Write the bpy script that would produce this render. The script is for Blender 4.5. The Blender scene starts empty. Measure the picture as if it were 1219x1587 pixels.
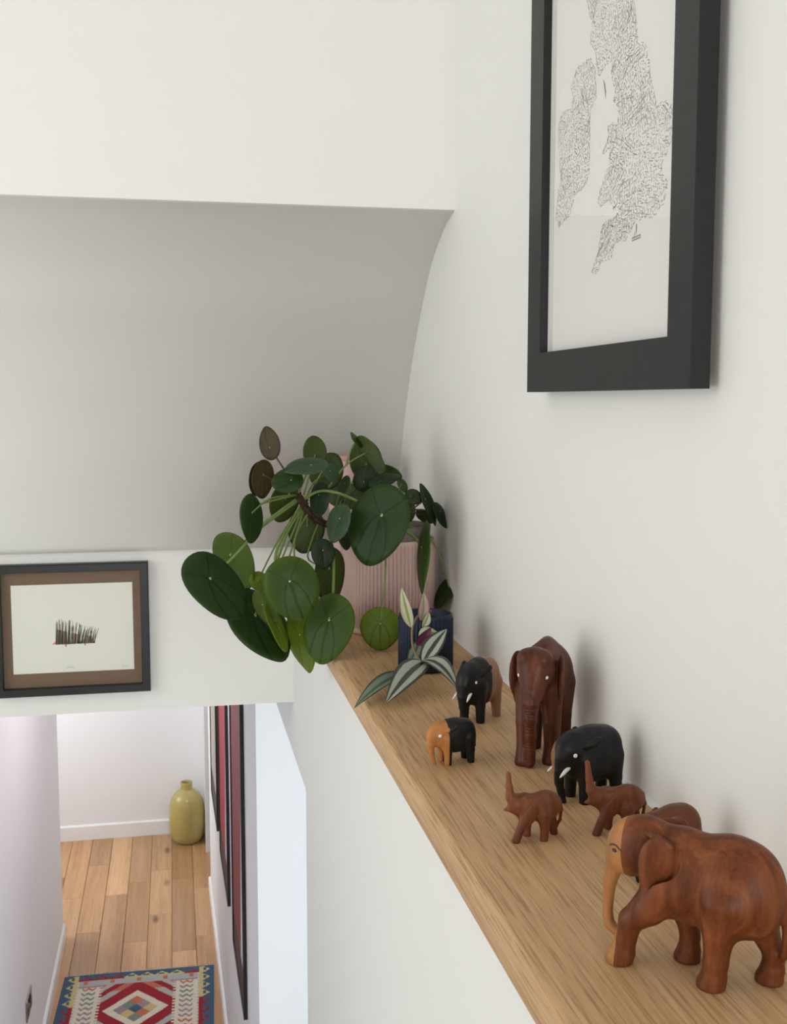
import bpy, bmesh, math, random
import numpy as np
from mathutils import Vector, Matrix
random.seed(7)
C = bpy.context.scene.collection
R = math.radians

# ---------------------------------------------------------------- camera, light, exposure
sc = bpy.context.scene
cam = bpy.data.objects.new('camera', bpy.data.cameras.new('camera')); C.objects.link(cam)
cam.data.sensor_fit = 'HORIZONTAL'; cam.data.sensor_width = 36.0
cam.data.lens = 36.0 * 1700.0 / 1219.0
cam.data.clip_start = 0.02
cam.location = (0, 0, 2.9)
cam.rotation_euler = (R(90 - 5.827), 0, R(-11.301))
cam.data.dof.use_dof = True; cam.data.dof.focus_distance = 1.12; cam.data.dof.aperture_fstop = 40.0
sc.camera = cam
sc.view_settings.view_transform = 'Standard'; sc.view_settings.look = 'None'
sc.view_settings.gamma = 1.0; sc.view_settings.use_curve_mapping = False
sc.view_settings.exposure = -0.1
wd = bpy.data.worlds.new('sky'); sc.world = wd; wd.use_nodes = True
wd.node_tree.nodes['Background'].inputs[0].default_value = (0.86, 0.92, 1.0, 1)
wd.node_tree.nodes['Background'].inputs[1].default_value = 0.4

def area(name, loc, target, sx, sy, power, col):
    l = bpy.data.lights.new(name, 'AREA'); l.shape = 'RECTANGLE'; l.size = sx; l.size_y = sy
    l.energy = power; l.color = col
    o = bpy.data.objects.new(name, l); C.objects.link(o); o.location = loc
    o.rotation_euler = (Vector(target) - Vector(loc)).to_track_quat('-Z', 'Y').to_euler()
    return o
# daylight through the landing window, the side room window and the far room; back, overhead and hall ceiling fills added
area('landing_window_light', (-1.52, 0.85, 2.9), (0.3, 1.5, 2.9), 1.3, 1.5, 13.8, (1.0, 0.99, 0.965))
area('back_fill_light', (0.05, -1.52, 2.7), (0.0, 1.9, 3.0), 0.7, 1.2, 25.0, (1.0, 0.985, 0.95))  # fill added to brighten the cove from behind the camera
area('overhead_fill_light', (-0.3, -1.0, 4.52), (0.1, 0.6, 2.6), 1.2, 0.9, 1.5, (1.0, 0.985, 0.95))  # overhead fill added for the ledge top; the ceiling has no skylight
area('side_room_light', (1.45, 2.1, 1.35), (0.35, 3.0, 1.3), 1.3, 2.0, 33.0, (0.87, 0.955, 1.0))
area('far_room_light', (0.95, 6.6, 1.4), (-0.3, 6.7, 0.9), 0.6, 1.4, 3.5, (1.0, 0.94, 0.86))
area('hall_window_light', (-1.62, 6.6, 1.35), (-0.2, 6.6, 1.0), 1.0, 1.5, 30.0, (0.93, 0.975, 1.0))
area('hall_fill_light', (0.0, 4.7, 2.26), (-0.1, 5.0, 0), 0.3, 2.2, 30.0, (0.95, 0.97, 1.0))  # unseen ceiling fill, added to lift the hall's left wall

# ---------------------------------------------------------------- helpers
class NT:
    def __init__(s, name):
        s.m = bpy.data.materials.new(name); s.m.use_nodes = True
        s.t = s.m.node_tree; s.b = s.t.nodes['Principled BSDF']
    def n(s, typ, **k):
        x = s.t.nodes.new(typ)
        for a, v in k.items():
            if a.startswith('i_'):
                key = a[2:]; x.inputs[int(key) if key.isdigit() else key].default_value = v
            else: setattr(x, a, v)
        return x
    def l(s, a, b): s.t.links.new(a, b)
    def math(s, op, a, b=None, clamp=False):
        x = s.n('ShaderNodeMath', operation=op); x.use_clamp = clamp
        for i, v in enumerate((a, b)):
            if v is None: continue
            if isinstance(v, (int, float)): x.inputs[i].default_value = v
            else: s.l(v, x.inputs[i])
        return x.outputs[0]
    def mix(s, f, a, b, blend='MIX'):
        x = s.n('ShaderNodeMix', data_type='RGBA', blend_type=blend)
        for sock, v in ((x.inputs[0], f), (x.inputs[6], a), (x.inputs[7], b)):
            if isinstance(v, (int, float)): sock.default_value = v
            elif isinstance(v, tuple): sock.default_value = v + (1,) if len(v) == 3 else v
            else: s.l(v, sock)
        return x.outputs[2]
    def ramp(s, f, *stops):
        x = s.n('ShaderNodeValToRGB'); e = x.color_ramp.elements
        while len(e) < len(stops): e.new(0.5)
        for el, (p, c) in zip(e, stops): el.position = p; el.color = c + (1,)
        s.l(f, x.inputs[0]); return x.outputs[0]
    def coords(s, scale, kind='Object', offset=None):
        tc = s.n('ShaderNodeTexCoord'); mp = s.n('ShaderNodeMapping'); mp.inputs['Scale'].default_value = scale
        s.l(tc.outputs[kind], mp.inputs[0])
        if offset is not None: s.l(offset, mp.inputs['Location'])
        return mp.outputs[0]
    def noise(s, vec, scale=1.0, detail=3.0, rough=0.5, dist=0.0):
        x = s.n('ShaderNodeTexNoise', i_Scale=scale, i_Detail=detail, i_Roughness=rough, i_Distortion=dist)
        s.l(vec, x.inputs['Vector']); return x.outputs[0]
    def bump(s, h, strength=0.2, dist=0.001):
        x = s.n('ShaderNodeBump', i_Strength=strength, i_Distance=dist)
        s.l(h, x.inputs['Height']); s.l(x.outputs[0], s.b.inputs['Normal'])
    def col(s, c):
        if isinstance(c, tuple): s.b.inputs['Base Color'].default_value = c + (1,)
        else: s.l(c, s.b.inputs['Base Color'])
        return s
    def rough(s, r, spec=0.5):
        s.b.inputs['Roughness'].default_value = r; s.b.inputs['Specular IOR Level'].default_value = spec; return s

def srgb(r, g, b):
    f = lambda c: ((c / 255 + 0.055) / 1.055) ** 2.4 if c > 10 else c / 255 / 12.92
    return (f(r), f(g), f(b))

def plain(name, c, r=0.5, spec=0.5, bump=None, metal=0.0):
    t = NT(name).col(c).rough(r, spec); t.b.inputs['Metallic'].default_value = metal
    if bump: t.bump(t.noise(t.coords((1, 1, 1)), bump[0], 4.0), bump[1], bump[2])
    return t.m

def paint(name, c):
    t = NT(name); v = t.coords((1, 1, 1))
    t.col(t.mix(t.noise(v, 1.3, 3.0), tuple(x * 0.985 for x in c), c)).rough(0.62, 0.3)
    t.bump(t.math('ADD', t.noise(v, 260.0, 3.0), t.math('MULTIPLY', t.noise(v, 28.0, 2.0), 0.6)), 0.12, 0.0012)
    return t.m

def link(name, me, m, parent=None, smooth=False):
    o = bpy.data.objects.new(name, me); C.objects.link(o)
    if m is not None and len(me.materials) == 0:
        for x in (m if isinstance(m, (list, tuple)) else [m]): me.materials.append(x)
    if parent is not None: o.parent = parent
    if smooth: me.polygons.foreach_set('use_smooth', [True] * len(me.polygons))
    return o

def mesh(name, v, f): 
    me = bpy.data.meshes.new(name); me.from_pydata([tuple(p) for p in v], [], [tuple(q) for q in f]); me.update(); return me

def bm_obj(name, bm, m, parent=None, smooth=False):
    me = bpy.data.meshes.new(name); bmesh.ops.recalc_face_normals(bm, faces=bm.faces); bm.to_mesh(me); bm.free()
    return link(name, me, m, parent, smooth)

def boxbm(bm, lo, hi, bevel=0.0, seg=2):
    lo, hi = Vector(lo), Vector(hi)
    r = bmesh.ops.create_cube(bm, size=1.0, matrix=Matrix.Translation((lo + hi) / 2) @ Matrix.Diagonal((*(hi - lo), 1)))
    if bevel: bmesh.ops.bevel(bm, geom=list({e for v in r['verts'] for e in v.link_edges}), offset=bevel, segments=seg, affect='EDGES', profile=0.5)

def box(name, lo, hi, m, parent=None, bevel=0.0, seg=2):
    bm = bmesh.new(); boxbm(bm, lo, hi, bevel, seg); return bm_obj(name, bm, m, parent)

def prism(name, pts, axis, a, b, m, parent=None, smooth=False):
    """pts: 2D outline, extruded along axis (0,1,2) from a to b"""
    def P(p, t): q = list(p); q.insert(axis, t); return q
    n = len(pts); v = [P(p, a) for p in pts] + [P(p, b) for p in pts]
    f = [list(range(n))[::-1], list(range(n, 2 * n))] + [[i, (i + 1) % n, n + (i + 1) % n, n + i] for i in range(n)]
    me = mesh(name, v, f); bm = bmesh.new(); bm.from_mesh(me); bmesh.ops.recalc_face_normals(bm, faces=bm.faces); bm.to_mesh(me); bm.free()
    return link(name, me, m, parent, smooth)

def lathe(name, prof, seg, m, parent=None, flute=None, loc=None):
    """prof: (r,z[,flute amount]); flute: number of flutes"""
    v, f = [], []
    for p in prof:
        for i in range(seg):
            a = 2 * math.pi * i / seg; r = p[0]
            if flute and len(p) > 2: r += p[2] * (abs(math.sin(a * flute / 2)) - 0.5)
            v.append((r * math.cos(a), r * math.sin(a), p[1]))
    for k in range(len(prof) - 1):
        for i in range(seg):
            j = (i + 1) % seg; f.append((k * seg + i, k * seg + j, (k + 1) * seg + j, (k + 1) * seg + i))
    o = link(name, mesh(name, v, f), m, parent, True)
    if loc: o.location = loc
    return o

def tube_data(pts, rad, seg=8, sub=4):
    """smooth tube through points (Catmull-Rom)"""
    P = [Vector(p) for p in pts]; rr = rad if isinstance(rad, (list, tuple)) else [rad] * len(P)
    Q, S = [], []
    for i in range(len(P) - 1):
        p0, p1, p2, p3 = P[max(i - 1, 0)], P[i], P[i + 1], P[min(i + 2, len(P) - 1)]
        for k in range(sub):
            t = k / sub
            Q.append(0.5 * ((2 * p1) + (p2 - p0) * t + (2 * p0 - 5 * p1 + 4 * p2 - p3) * t * t + (3 * p1 - p0 - 3 * p2 + p3) * t ** 3))
            S.append(rr[i] * (1 - t) + rr[i + 1] * t)
    Q.append(P[-1]); S.append(rr[-1])
    v, f = [], []; up = Vector((0, 0, 1)); u = None
    for i, q in enumerate(Q):
        d = (Q[min(i + 1, len(Q) - 1)] - Q[max(i - 1, 0)]).normalized()
        if u is None: u = d.cross(up if abs(d.z) < 0.9 else Vector((1, 0, 0))).normalized()
        u = (u - d * u.dot(d)).normalized(); w = d.cross(u)
        for k in range(seg):
            a = 2 * math.pi * k / seg; v.append(q + (u * math.cos(a) + w * math.sin(a)) * S[i])
    n = len(Q)
    for i in range(n - 1):
        for k in range(seg):
            j = (k + 1) % seg; f.append((i * seg + k, i * seg + j, (i + 1) * seg + j, (i + 1) * seg + k))
    f.append(tuple(range(seg))[::-1]); f.append(tuple((n - 1) * seg + k for k in range(seg)))
    return v, f
def tube(name, pts, rad, m, parent=None, seg=8, sub=4):
    v, f = tube_data(pts, rad, seg, sub); return link(name, mesh(name, v, f), m, parent, True)

def tag(o, label=None, cat=None, group=None, kind=None):
    for k, x in (('label', label), ('category', cat), ('group', group), ('kind', kind)):
        if x: o[k] = x
    return o
def thing(name, label, cat, loc=(0, 0, 0), rz=0.0, group=None):
    o = bpy.data.objects.new(name, None); C.objects.link(o); o.location = loc; o.rotation_euler = (0, 0, rz)
    o.empty_display_size = 0.02
    return tag(o, label, cat, group)
def struct(o): o['kind'] = 'structure'; return o

# ---------------------------------------------------------------- materials
M = {}
M['wall'] = paint('warm_white_paint', (0.885, 0.884, 0.862))
M['hall'] = paint('cool_white_paint', (0.86, 0.855, 0.865))
M['gloss_white'] = plain('white_gloss_woodwork', (0.84, 0.84, 0.84), 0.3)
M['black_frame'] = None
def oak(name, c1, c2, c3, axis=1, scale=1.0, rough=0.5, rnd=False, streak=1.0):
    t = NT(name); sx = [42.0, 42.0, 42.0]; sx[axis] = 1.2
    off = None; oi = None
    if rnd:
        oi = t.n('ShaderNodeObjectInfo'); cv = t.n('ShaderNodeCombineXYZ')
        for i in range(3): t.l(t.math('MULTIPLY', oi.outputs['Random'], 31.0 + 17 * i), cv.inputs[i])
        off = cv.outputs[0]
    v = t.coords(tuple(x * scale for x in sx), 'Object', off)
    v2 = t.coords(tuple((x * 8.0 if i != axis else x * 7.0) * scale for i, x in enumerate(sx)), 'Object', off)
    broad = t.noise(v, 0.35, 3.0, 0.55, 0.5); fine = t.noise(v, 1.8, 5.0, 0.62, 0.3); pores = t.noise(v2, 1.5, 3.0, 0.6, 0.25)
    c = t.ramp(t.math('ADD', t.math('MULTIPLY', broad, 0.55), t.math('MULTIPLY', fine, 0.45)), (0.30, c1), (0.5, c2), (0.68, c3))
    dk = t.ramp(pores, (0.34, (0.50, 0.43, 0.36)), (0.47, (0.92, 0.9, 0.88)), (0.62, (1.08, 1.07, 1.05)))
    c = t.mix(0.75 * streak, c, dk, 'MULTIPLY')
    if rnd:
        c = t.mix(1.0, c, t.ramp(oi.outputs['Random'], (0.0, (0.70, 0.62, 0.55)), (0.35, (0.98, 0.93, 0.86)), (0.7, (1.12, 1.02, 0.90)), (1.0, (0.82, 0.74, 0.68))), 'MULTIPLY')
    if rnd:
        vo = t.n('ShaderNodeTexVoronoi', i_Scale=1.0); t.l(t.coords((5.0, 1.9, 0.1), 'Object', off), vo.inputs['Vector'])
        c = t.mix(t.math('SUBTRACT', 1.0, t.math('DIVIDE', vo.outputs['Distance'], 0.13), True), c, srgb(74, 52, 38))
    t.col(c).rough(rough, 0.4); t.bump(pores, 0.15, 0.0006)
    return t.m
M['oak'] = oak('oak_ledge_wood', srgb(176, 136, 95), srgb(198, 160, 117), srgb(212, 177, 135))
M['plank'] = oak('oak_floor_wood', srgb(150, 112, 78), srgb(186, 148, 110), srgb(204, 168, 130), scale=0.5, rough=0.28, rnd=True, streak=0.5)

def teak(name, base, dark, light, sap=None, sapx=None, rough=0.42, side=1, grain=1.0, slant=0.0):
    """carved wood; where local x is beyond sapx the colour is sap (the pale sapwood or the other timber)"""
    t = NT(name); v = t.coords((1, 1, 1))
    w = t.n('ShaderNodeTexNoise', i_Scale=1.0, i_Detail=4.0, i_Distortion=0.55)
    t.l(t.coords((70, 120, 11)), w.inputs['Vector'])
    fine = t.noise(t.coords((300, 420, 40)), 1.0, 4.0, 0.6, 0.8)
    f = t.math('ADD', t.math('MULTIPLY', w.outputs[0], 0.7), t.math('MULTIPLY', fine, 0.3))
    c = t.mix(grain, base, t.ramp(f, (0.30, dark), (0.48, base), (0.68, light)))
    if sap is not None:
        x = t.n('ShaderNodeSeparateXYZ'); tc = t.n('ShaderNodeTexCoord'); t.l(tc.outputs['Object'], x.inputs[0])
        wob = t.math('MULTIPLY', t.math('SUBTRACT', t.noise(v, 60.0, 2.0), 0.5), 0.0012)
        m = t.math('GREATER_THAN' if side > 0 else 'LESS_THAN', t.math('ADD', t.math('ADD', x.outputs[0], t.math('MULTIPLY', x.outputs[1], -slant)), wob), sapx)
        sc_ = t.mix(0.7, sap, t.ramp(f, (0.34, tuple(q * 0.66 for q in sap)), (0.6, tuple(min(1, q * 1.15) for q in sap))))
        c = t.mix(m, c, sc_)
    t.col(c).rough(rough + 0.04, 0.24); t.bump(t.math('ADD', fine, t.math('MULTIPLY', t.noise(v, 300.0, 2.0), 0.8)), 0.18, 0.0004)
    return t.m
EB, EBD, EBL = srgb(24, 24, 25), srgb(14, 14, 15), srgb(38, 37, 37)
BR, BRD, BRL = srgb(103, 53, 27), srgb(68, 33, 16), srgb(134, 77, 44)
DK, DKD, DKL = srgb(84, 44, 28), srgb(54, 26, 17), srgb(106, 60, 40)
TAN = srgb(172, 118, 70)
M['dark_eye'] = plain('dark_carved_line', srgb(58, 34, 22), 0.5)
M['ivory'] = plain('ivory_white_inlay', (0.86, 0.82, 0.76), 0.35)
def glass(name):
    t = NT(name); nt = t.t; nt.nodes.remove(t.b)
    tr = t.n('ShaderNodeBsdfTransparent'); gl = t.n('ShaderNodeBsdfGlossy'); gl.inputs['Roughness'].default_value = 0.02
    fr = t.n('ShaderNodeFresnel'); fr.inputs[0].default_value = 1.5; mx = t.n('ShaderNodeMixShader'); ge = t.n('ShaderNodeNewGeometry')
    t.l(t.math('MULTIPLY', fr.outputs[0], t.math('SUBTRACT', 1.0, ge.outputs['Backfacing'])), mx.inputs[0]); t.l(tr.outputs[0], mx.inputs[1]); t.l(gl.outputs[0], mx.inputs[2])
    t.l(mx.outputs[0], nt.nodes['Material Output'].inputs[0]); return t.m
M['glass'] = glass('picture_glass')

# ---------------------------------------------------------------- large structure
SH = 2.53          # shelf top
XW, XH = 0.424, 0.226
W = M['wall']; H = M['hall']
struct(box('wall_right', (XW, -1.6, 2.50), (XW + 0.12, 2.3, 4.6), W))
# low wall carrying the ledge, and the lintel over the side opening
struct(box('wall_ledge', (XH, -1.6, 0), (XW - 0.004, 1.954, SH - 0.03), W))
struct(box('wall_ledge_lintel', (XH, 1.9541, 2.185), (XW - 0.004, 3.11, SH - 0.03), W))
struct(box('wall_upper', (-1.6, 1.646, 3.186), (XW, 1.76, 4.6), W))
PR = [(1.646, 3.1861), (1.706, 3.172), (1.771, 3.142), (1.821, 3.108), (1.864, 3.066), (1.941, 2.981), (2.008, 2.878), (2.055, 2.782), (2.10, 2.692), (2.140, 2.612)]
def smooth_prof(P, sub=5):
    out = []
    for i in range(len(P) - 1):
        p0, p1, p2, p3 = (np.array(P[max(i - 1, 0)]), np.array(P[i]), np.array(P[i + 1]), np.array(P[min(i + 2, len(P) - 1)]))
        for k in range(sub):
            t = k / sub
            out.append(tuple(0.5 * (2 * p1 + (p2 - p0) * t + (2 * p0 - 5 * p1 + 4 * p2 - p3) * t * t + (3 * p1 - p0 - 3 * p2 + p3) * t ** 3)))
    return out + [P[-1]]
sp = smooth_prof(PR)
cv = sp + [(2.32, 2.612), (2.32, 3.1861)]
o = struct(prism('ceiling_cove', cv, 0, -1.6, XW, W))
for p in o.data.polygons: p.use_smooth = len(p.vertices) == 4 and abs(p.normal.z) < 0.999 and p.normal.y < 0
struct(box('wall_beam', (-1.6, 2.151, 2.297), (XW, 2.30, 2.6119), W))
struct(box('ceiling', (-1.7, -1.7, 4.6), (XW + 0.12, 1.76, 4.7), W))
bm = bmesh.new()
for lo, hi in (((-1.7, -1.7, 1.2), (-0.34, -1.6, 4.6)), ((0.42, -1.7, 1.2), (XW + 0.12, -1.6, 4.6)), ((-0.34, -1.7, 1.2), (0.42, -1.6, 2.05)), ((-0.34, -1.7, 3.35), (0.42, -1.6, 4.6))): boxbm(bm, lo, hi)
struct(bm_obj('wall_back', bm, W))
wb = struct(box('added_fill_window', (-0.34, -1.69, 2.05), (-0.30, -1.60, 3.35), M['gloss_white']))  # unseen window, added to go with the fill lamp behind the camera
for lo, hi in (((0.38, -1.69, 2.05), (0.42, -1.60, 3.35)), ((-0.30, -1.69, 2.05), (0.38, -1.60, 2.09)), ((-0.30, -1.69, 3.31), (0.38, -1.60, 3.35))): box('window_frame', lo, hi, M['gloss_white'], wb)  # frame of the added unseen window
box('pane', (-0.30, -1.655, 2.09), (0.38, -1.65, 3.31), M['glass'], wb)  # pane of the added unseen window
# left wall of the landing with its window
WY0, WY1, WZ0, WZ1 = 0.15, 1.55, 2.10, 3.70
bm = bmesh.new()
for lo, hi in (((-1.7, -1.6, 1.2), (-1.6, WY0, 4.6)), ((-1.7, WY1, 1.2), (-1.6, 2.3, 4.6)), ((-1.7, WY0, 1.2), (-1.6, WY1, WZ0)), ((-1.7, WY0, WZ1), (-1.6, WY1, 4.6))): boxbm(bm, lo, hi)
struct(bm_obj('wall_left', bm, W))
win = struct(box('window_1', (-1.69, WY0, WZ0), (-1.60, WY0 + 0.05, WZ1), M['gloss_white']))
for lo, hi in (((-1.69, WY1 - 0.05, WZ0), (-1.60, WY1, WZ1)), ((-1.69, WY0 + 0.05, WZ0), (-1.60, WY1 - 0.05, WZ0 + 0.05)), ((-1.69, WY0 + 0.05, WZ1 - 0.05), (-1.60, WY1 - 0.05, WZ1)), ((-1.67, 0.825, WZ0 + 0.05), (-1.62, 0.875, WZ1 - 0.05))):
    box('window_frame', lo, hi, M['gloss_white'], win)
box('pane', (-1.655, WY0 + 0.05, WZ0 + 0.05), (-1.65, WY1 - 0.05, WZ1 - 0.05), M['glass'], win)
# landing and the stairs going down to the hall
M['carpet'] = plain('pale_carpet', (0.72, 0.70, 0.66), 0.95, 0.1, (400.0, 0.5, 0.003))
struct(box('landing_floor', (-1.6, -1.6, 1.2), (XH, 1.3, 1.3), M['carpet']))
struct(box('upper_floor', (-1.6, 1.3, 2.2), (-0.64, 2.151, 2.3), M['carpet']))
struct(box('wall_landing_front', (-1.6, 1.3, 1.2), (-0.74, 1.36, 2.199), M['wall']))
st = struct(box('stairs', (-0.638, 1.301, 0), (XH - 0.002, 1.66, 1.12), M['gloss_white']))
for k in range(1, 6): box('stair_tread', (-0.638, 1.301 + 0.36 * k, 0), (XH - 0.002, 1.66 + 0.36 * k, 1.12 - 0.185 * k), M['gloss_white'], st)
# hall
struct(box('wall_hall_left', (-0.74, 1.3, 0), (-0.64, 5.93, 2.199), H))
struct(box('ceiling_hall', (-1.7, 2.302, 2.30), (1.7, 7.5, 2.36), H))
YE = 7.285
struct(box('wall_hall_end', (-1.7, YE, 0), (1.7, YE + 0.1, 2.30), H))
struct(box('wall_hall_far_left', (-1.8, 5.8, 0), (-1.7, YE, 2.30), H))
struct(box('wall_hall_return', (-1.7, 5.83, 0), (-0.741, 5.93, 2.30), H))
wx = lambda Y: 0.166 + (6.265 - Y) * 0.0156
struct(prism('wall_hall_right', [(wx(3.11), 3.11), (1.6, 3.11), (1.6, 3.21), (wx(3.11) + 0.14, 3.21), (wx(6.38) + 0.14, 6.38), (wx(6.38), 6.38)], 2, 0, 2.30, H))
struct(box('wall_hall_corner', (0.166, 6.93, 0), (1.6, YE, 2.30), H))
struct(box('wall_far_room', (1.6, 3.0, 0), (1.7, YE, 2.30), H))
struct(box('wall_side_room', (1.6, 0.6, 0), (1.7, 3.0, 2.30), H))
struct(box('ceiling_side_room', (XW, 0.5, 2.30), (1.7, 2.302, 2.36), H))
struct(box('wall_side_back', (XW, 0.5, 0), (1.7, 0.6, 2.30), H))
struct(prism('trim_1', [(XW - 0.0042, SH + 0.0002), (XW + 0.0005, SH + 0.0002), (XW + 0.0005, SH + 0.0048)], 1, -1.2, 2.150, M['gloss_white']))   # caulk line between ledge and wall
# skirting boards
def skirt(name, a, b, n, h=0.075, t=0.014, z=0):
    a, b, n = Vector(a), Vector(b), Vector(n)
    prof = [(0.0005, 0.0), (t, 0.0), (t, h - 0.008), (t - 0.006, h), (0.0005, h)]
    v = [(*(p + n * q[0]), z + q[1]) for p in (a, b) for q in prof]; k = len(prof)
    f = [list(range(k))[::-1], list(range(k, 2 * k))] + [[i, (i + 1) % k, k + (i + 1) % k, k + i] for i in range(k)]
    me = mesh(name, v, f); bm = bmesh.new(); bm.from_mesh(me); bmesh.ops.recalc_face_normals(bm, faces=bm.faces); bm.to_mesh(me); bm.free()
    return struct(link(name, me, M['gloss_white']))
skirt('baseboard_left', (-0.64, 3.2), (-0.64, 5.93), (1, 0))
skirt('baseboard_right', (wx(3.12), 3.12), (wx(6.38), 6.38), (-1, 0))
skirt('baseboard_end', (-1.68, YE), (0.16, YE), (0, -1), h=0.10)
skirt('baseboard_corner', (0.166, 6.93), (0.166, YE - 0.016), (-1, 0), h=0.10)
struct(box('door_1', (0.150, 6.915, 0), (0.20, 6.93, 2.1), M['gloss_white'], bevel=0.002))
# floor with separate boards
fl = struct(box('floor', (-1.8, 0.5, -0.06), (1.7, 7.5, -0.013), plain('subfloor', (0.10, 0.07, 0.05), 0.9)))
cache = {}
def plank(x0, x1, y0, y1):
    key = (round(x1 - x0, 3), round(y1 - y0, 3))
    if key not in cache:
        bm = bmesh.new(); hx, hy = key[0] / 2 - 0.0009, key[1] / 2 - 0.0009
        lo = [bm.verts.new((sx * hx, sy * hy, -0.013)) for sx, sy in ((-1, -1), (1, -1), (1, 1), (-1, 1))]
        mi = [bm.verts.new((sx * hx, sy * hy, -0.0015)) for sx, sy in ((-1, -1), (1, -1), (1, 1), (-1, 1))]
        hi = [bm.verts.new((sx * (hx - 0.0015), sy * (hy - 0.0015), 0)) for sx, sy in ((-1, -1), (1, -1), (1, 1), (-1, 1))]
        bm.faces.new(hi)
        for a, b in ((lo, mi), (mi, hi)):
            for i in range(4): bm.faces.new((a[i], a[(i + 1) % 4], b[(i + 1) % 4], b[i]))
        me = bpy.data.meshes.new('plank'); bmesh.ops.recalc_face_normals(bm, faces=bm.faces); bm.to_mesh(me); bm.free(); cache[key] = me
    o = link('plank', cache[key], M['plank'], fl); o.location = ((x0 + x1) / 2, (y0 + y1) / 2, 0)
pw = 0.128
rows = [-1.6 + pw * i for i in range(14)]
rp = random.Random(5)
for x0 in rows:
    y = 3.4 + rp.choice((0.0, 0.15, 0.3, 0.45, 0.6))
    while y < YE - 0.02:
        L = rp.choice((0.6, 0.75, 0.9, 1.2)); y1 = min(y + L, YE)
        if YE - y1 < 0.25: y1 = YE
        plank(x0, x0 + pw, y, round(y1, 4)); y = y1

# ---------------------------------------------------------------- oak ledge
def make_ledge():
    t = thing('oak_shelf', 'long oak ledge along the right wall carrying the elephants and plants', 'shelf', (0, 0, SH))
    y0, y1, n = -1.2, 2.149, 420
    rs = np.random.RandomState(3)
    def wob(k, amp):
        w = np.zeros(n)
        for s, a in ((90, 1.0), (30, 0.6), (9, 0.45), (3, 0.3)):
            g = rs.randn(n // s + 3); w += a * np.interp(np.arange(n) / s, np.arange(len(g)), g)
        return w * amp
    ys = np.linspace(y0, y1, n)
    w1, w2 = wob(0, 0.0009), wob(1, 0.0006)
    xf = 0.2195
    v, f = [], []
    for i, y in enumerate(ys):
        top_in = xf + 0.0062 + w1[i]
        prof = [(XW - 0.0015, -0.0008), (XW - 0.0025, 0.0), (top_in + 0.003, 0.0), (top_in, -0.0006), (xf + 0.0035 + 0.5 * w1[i] + 0.3 * w2[i], -0.0030 + w2[i] * 0.8), (xf + 0.0012 + 0.3 * w2[i], -0.0062 + w2[i]), (xf, -0.010), (xf, -0.027), (xf + 0.002, -0.0296), (XW - 0.0015, -0.0296)]
        k = len(prof); v += [(p[0], y, p[1]) for p in prof]
    for i in range(n - 1):
        for j in range(k):
            a = i * k + j; b = i * k + (j + 1) % k; f.append((a, b, b + k, a + k))
    f.append(tuple(range(k))[::-1]); f.append(tuple((n - 1) * k + j for j in range(k)))
    me = mesh('board', v, f); bm = bmesh.new(); bm.from_mesh(me); bmesh.ops.recalc_face_normals(bm, faces=bm.faces); bm.to_mesh(me); bm.free()
    link('board', me, M['oak'], t)
make_ledge()

# ---------------------------------------------------------------- pictures
def dark_wood(name, c):
    t = NT(name); g = t.noise(t.coords((90, 12, 90)), 1.0, 4.0, 0.6, 0.4)
    t.col(t.ramp(g, (0.3, tuple(x * 0.8 for x in c)), (0.7, tuple(x * 1.25 for x in c)))).rough(0.45, 0.36); t.bump(g, 0.35, 0.0006); return t.m
M['black_frame'] = dark_wood('black_stained_wood', srgb(24, 26, 27))
M['ink'] = plain('grey_ink', srgb(140, 140, 140), 0.8, 0.2)
M['ink_soft'] = plain('pale_ink', srgb(182, 181, 180), 0.8, 0.2)
M['paper'] = plain('white_paper', srgb(240, 239, 235), 0.8, 0.2)

def frame_rails(parent, w, h, bar, depth, m, bv=0.0006):
    """four mitred rails in the local XY plane, front at z=depth, back at z=0, outer size w x h about the origin"""
    for k in range(4):
        L, B = (w, h) if k % 2 == 0 else (h, w)
        v = []
        for z, ins in ((0, 0), (depth - bv, 0), (depth, bv)):
            v += [(-L / 2 + ins, -B / 2 + ins, z), (L / 2 - ins, -B / 2 + ins, z), (L / 2 - bar + (0 if z < depth else bv * 0.5), -B / 2 + bar - (0 if z < depth else bv * 0.5), z), (-L / 2 + bar - (0 if z < depth else bv * 0.5), -B / 2 + bar - (0 if z < depth else bv * 0.5), z)]
        f = [(3, 2, 1, 0), (8, 9, 10, 11)]
        for a in (0, 4):
            for i in range(4): f.append((a + i, a + (i + 1) % 4, a + 4 + (i + 1) % 4, a + 4 + i))
        o = link('frame_rail', mesh('frame_rail', v, f), m, parent); o.rotation_euler = (0, 0, k * math.pi / 2)

def plate(name, w, h, z0, z1, m, parent, c=(0, 0)):
    return box(name, (c[0] - w / 2, c[1] - h / 2, z0), (c[0] + w / 2, c[1] + h / 2, z1), m, parent)

def inside(p, poly):
    x, y = p; r = False; n = len(poly)
    for i in range(n):
        (x1, y1), (x2, y2) = poly[i], poly[(i + 1) % n]
        if (y1 > y) != (y2 > y) and x < (x2 - x1) * (y - y1) / (y2 - y1) + x1: r = not r
    return r

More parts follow.
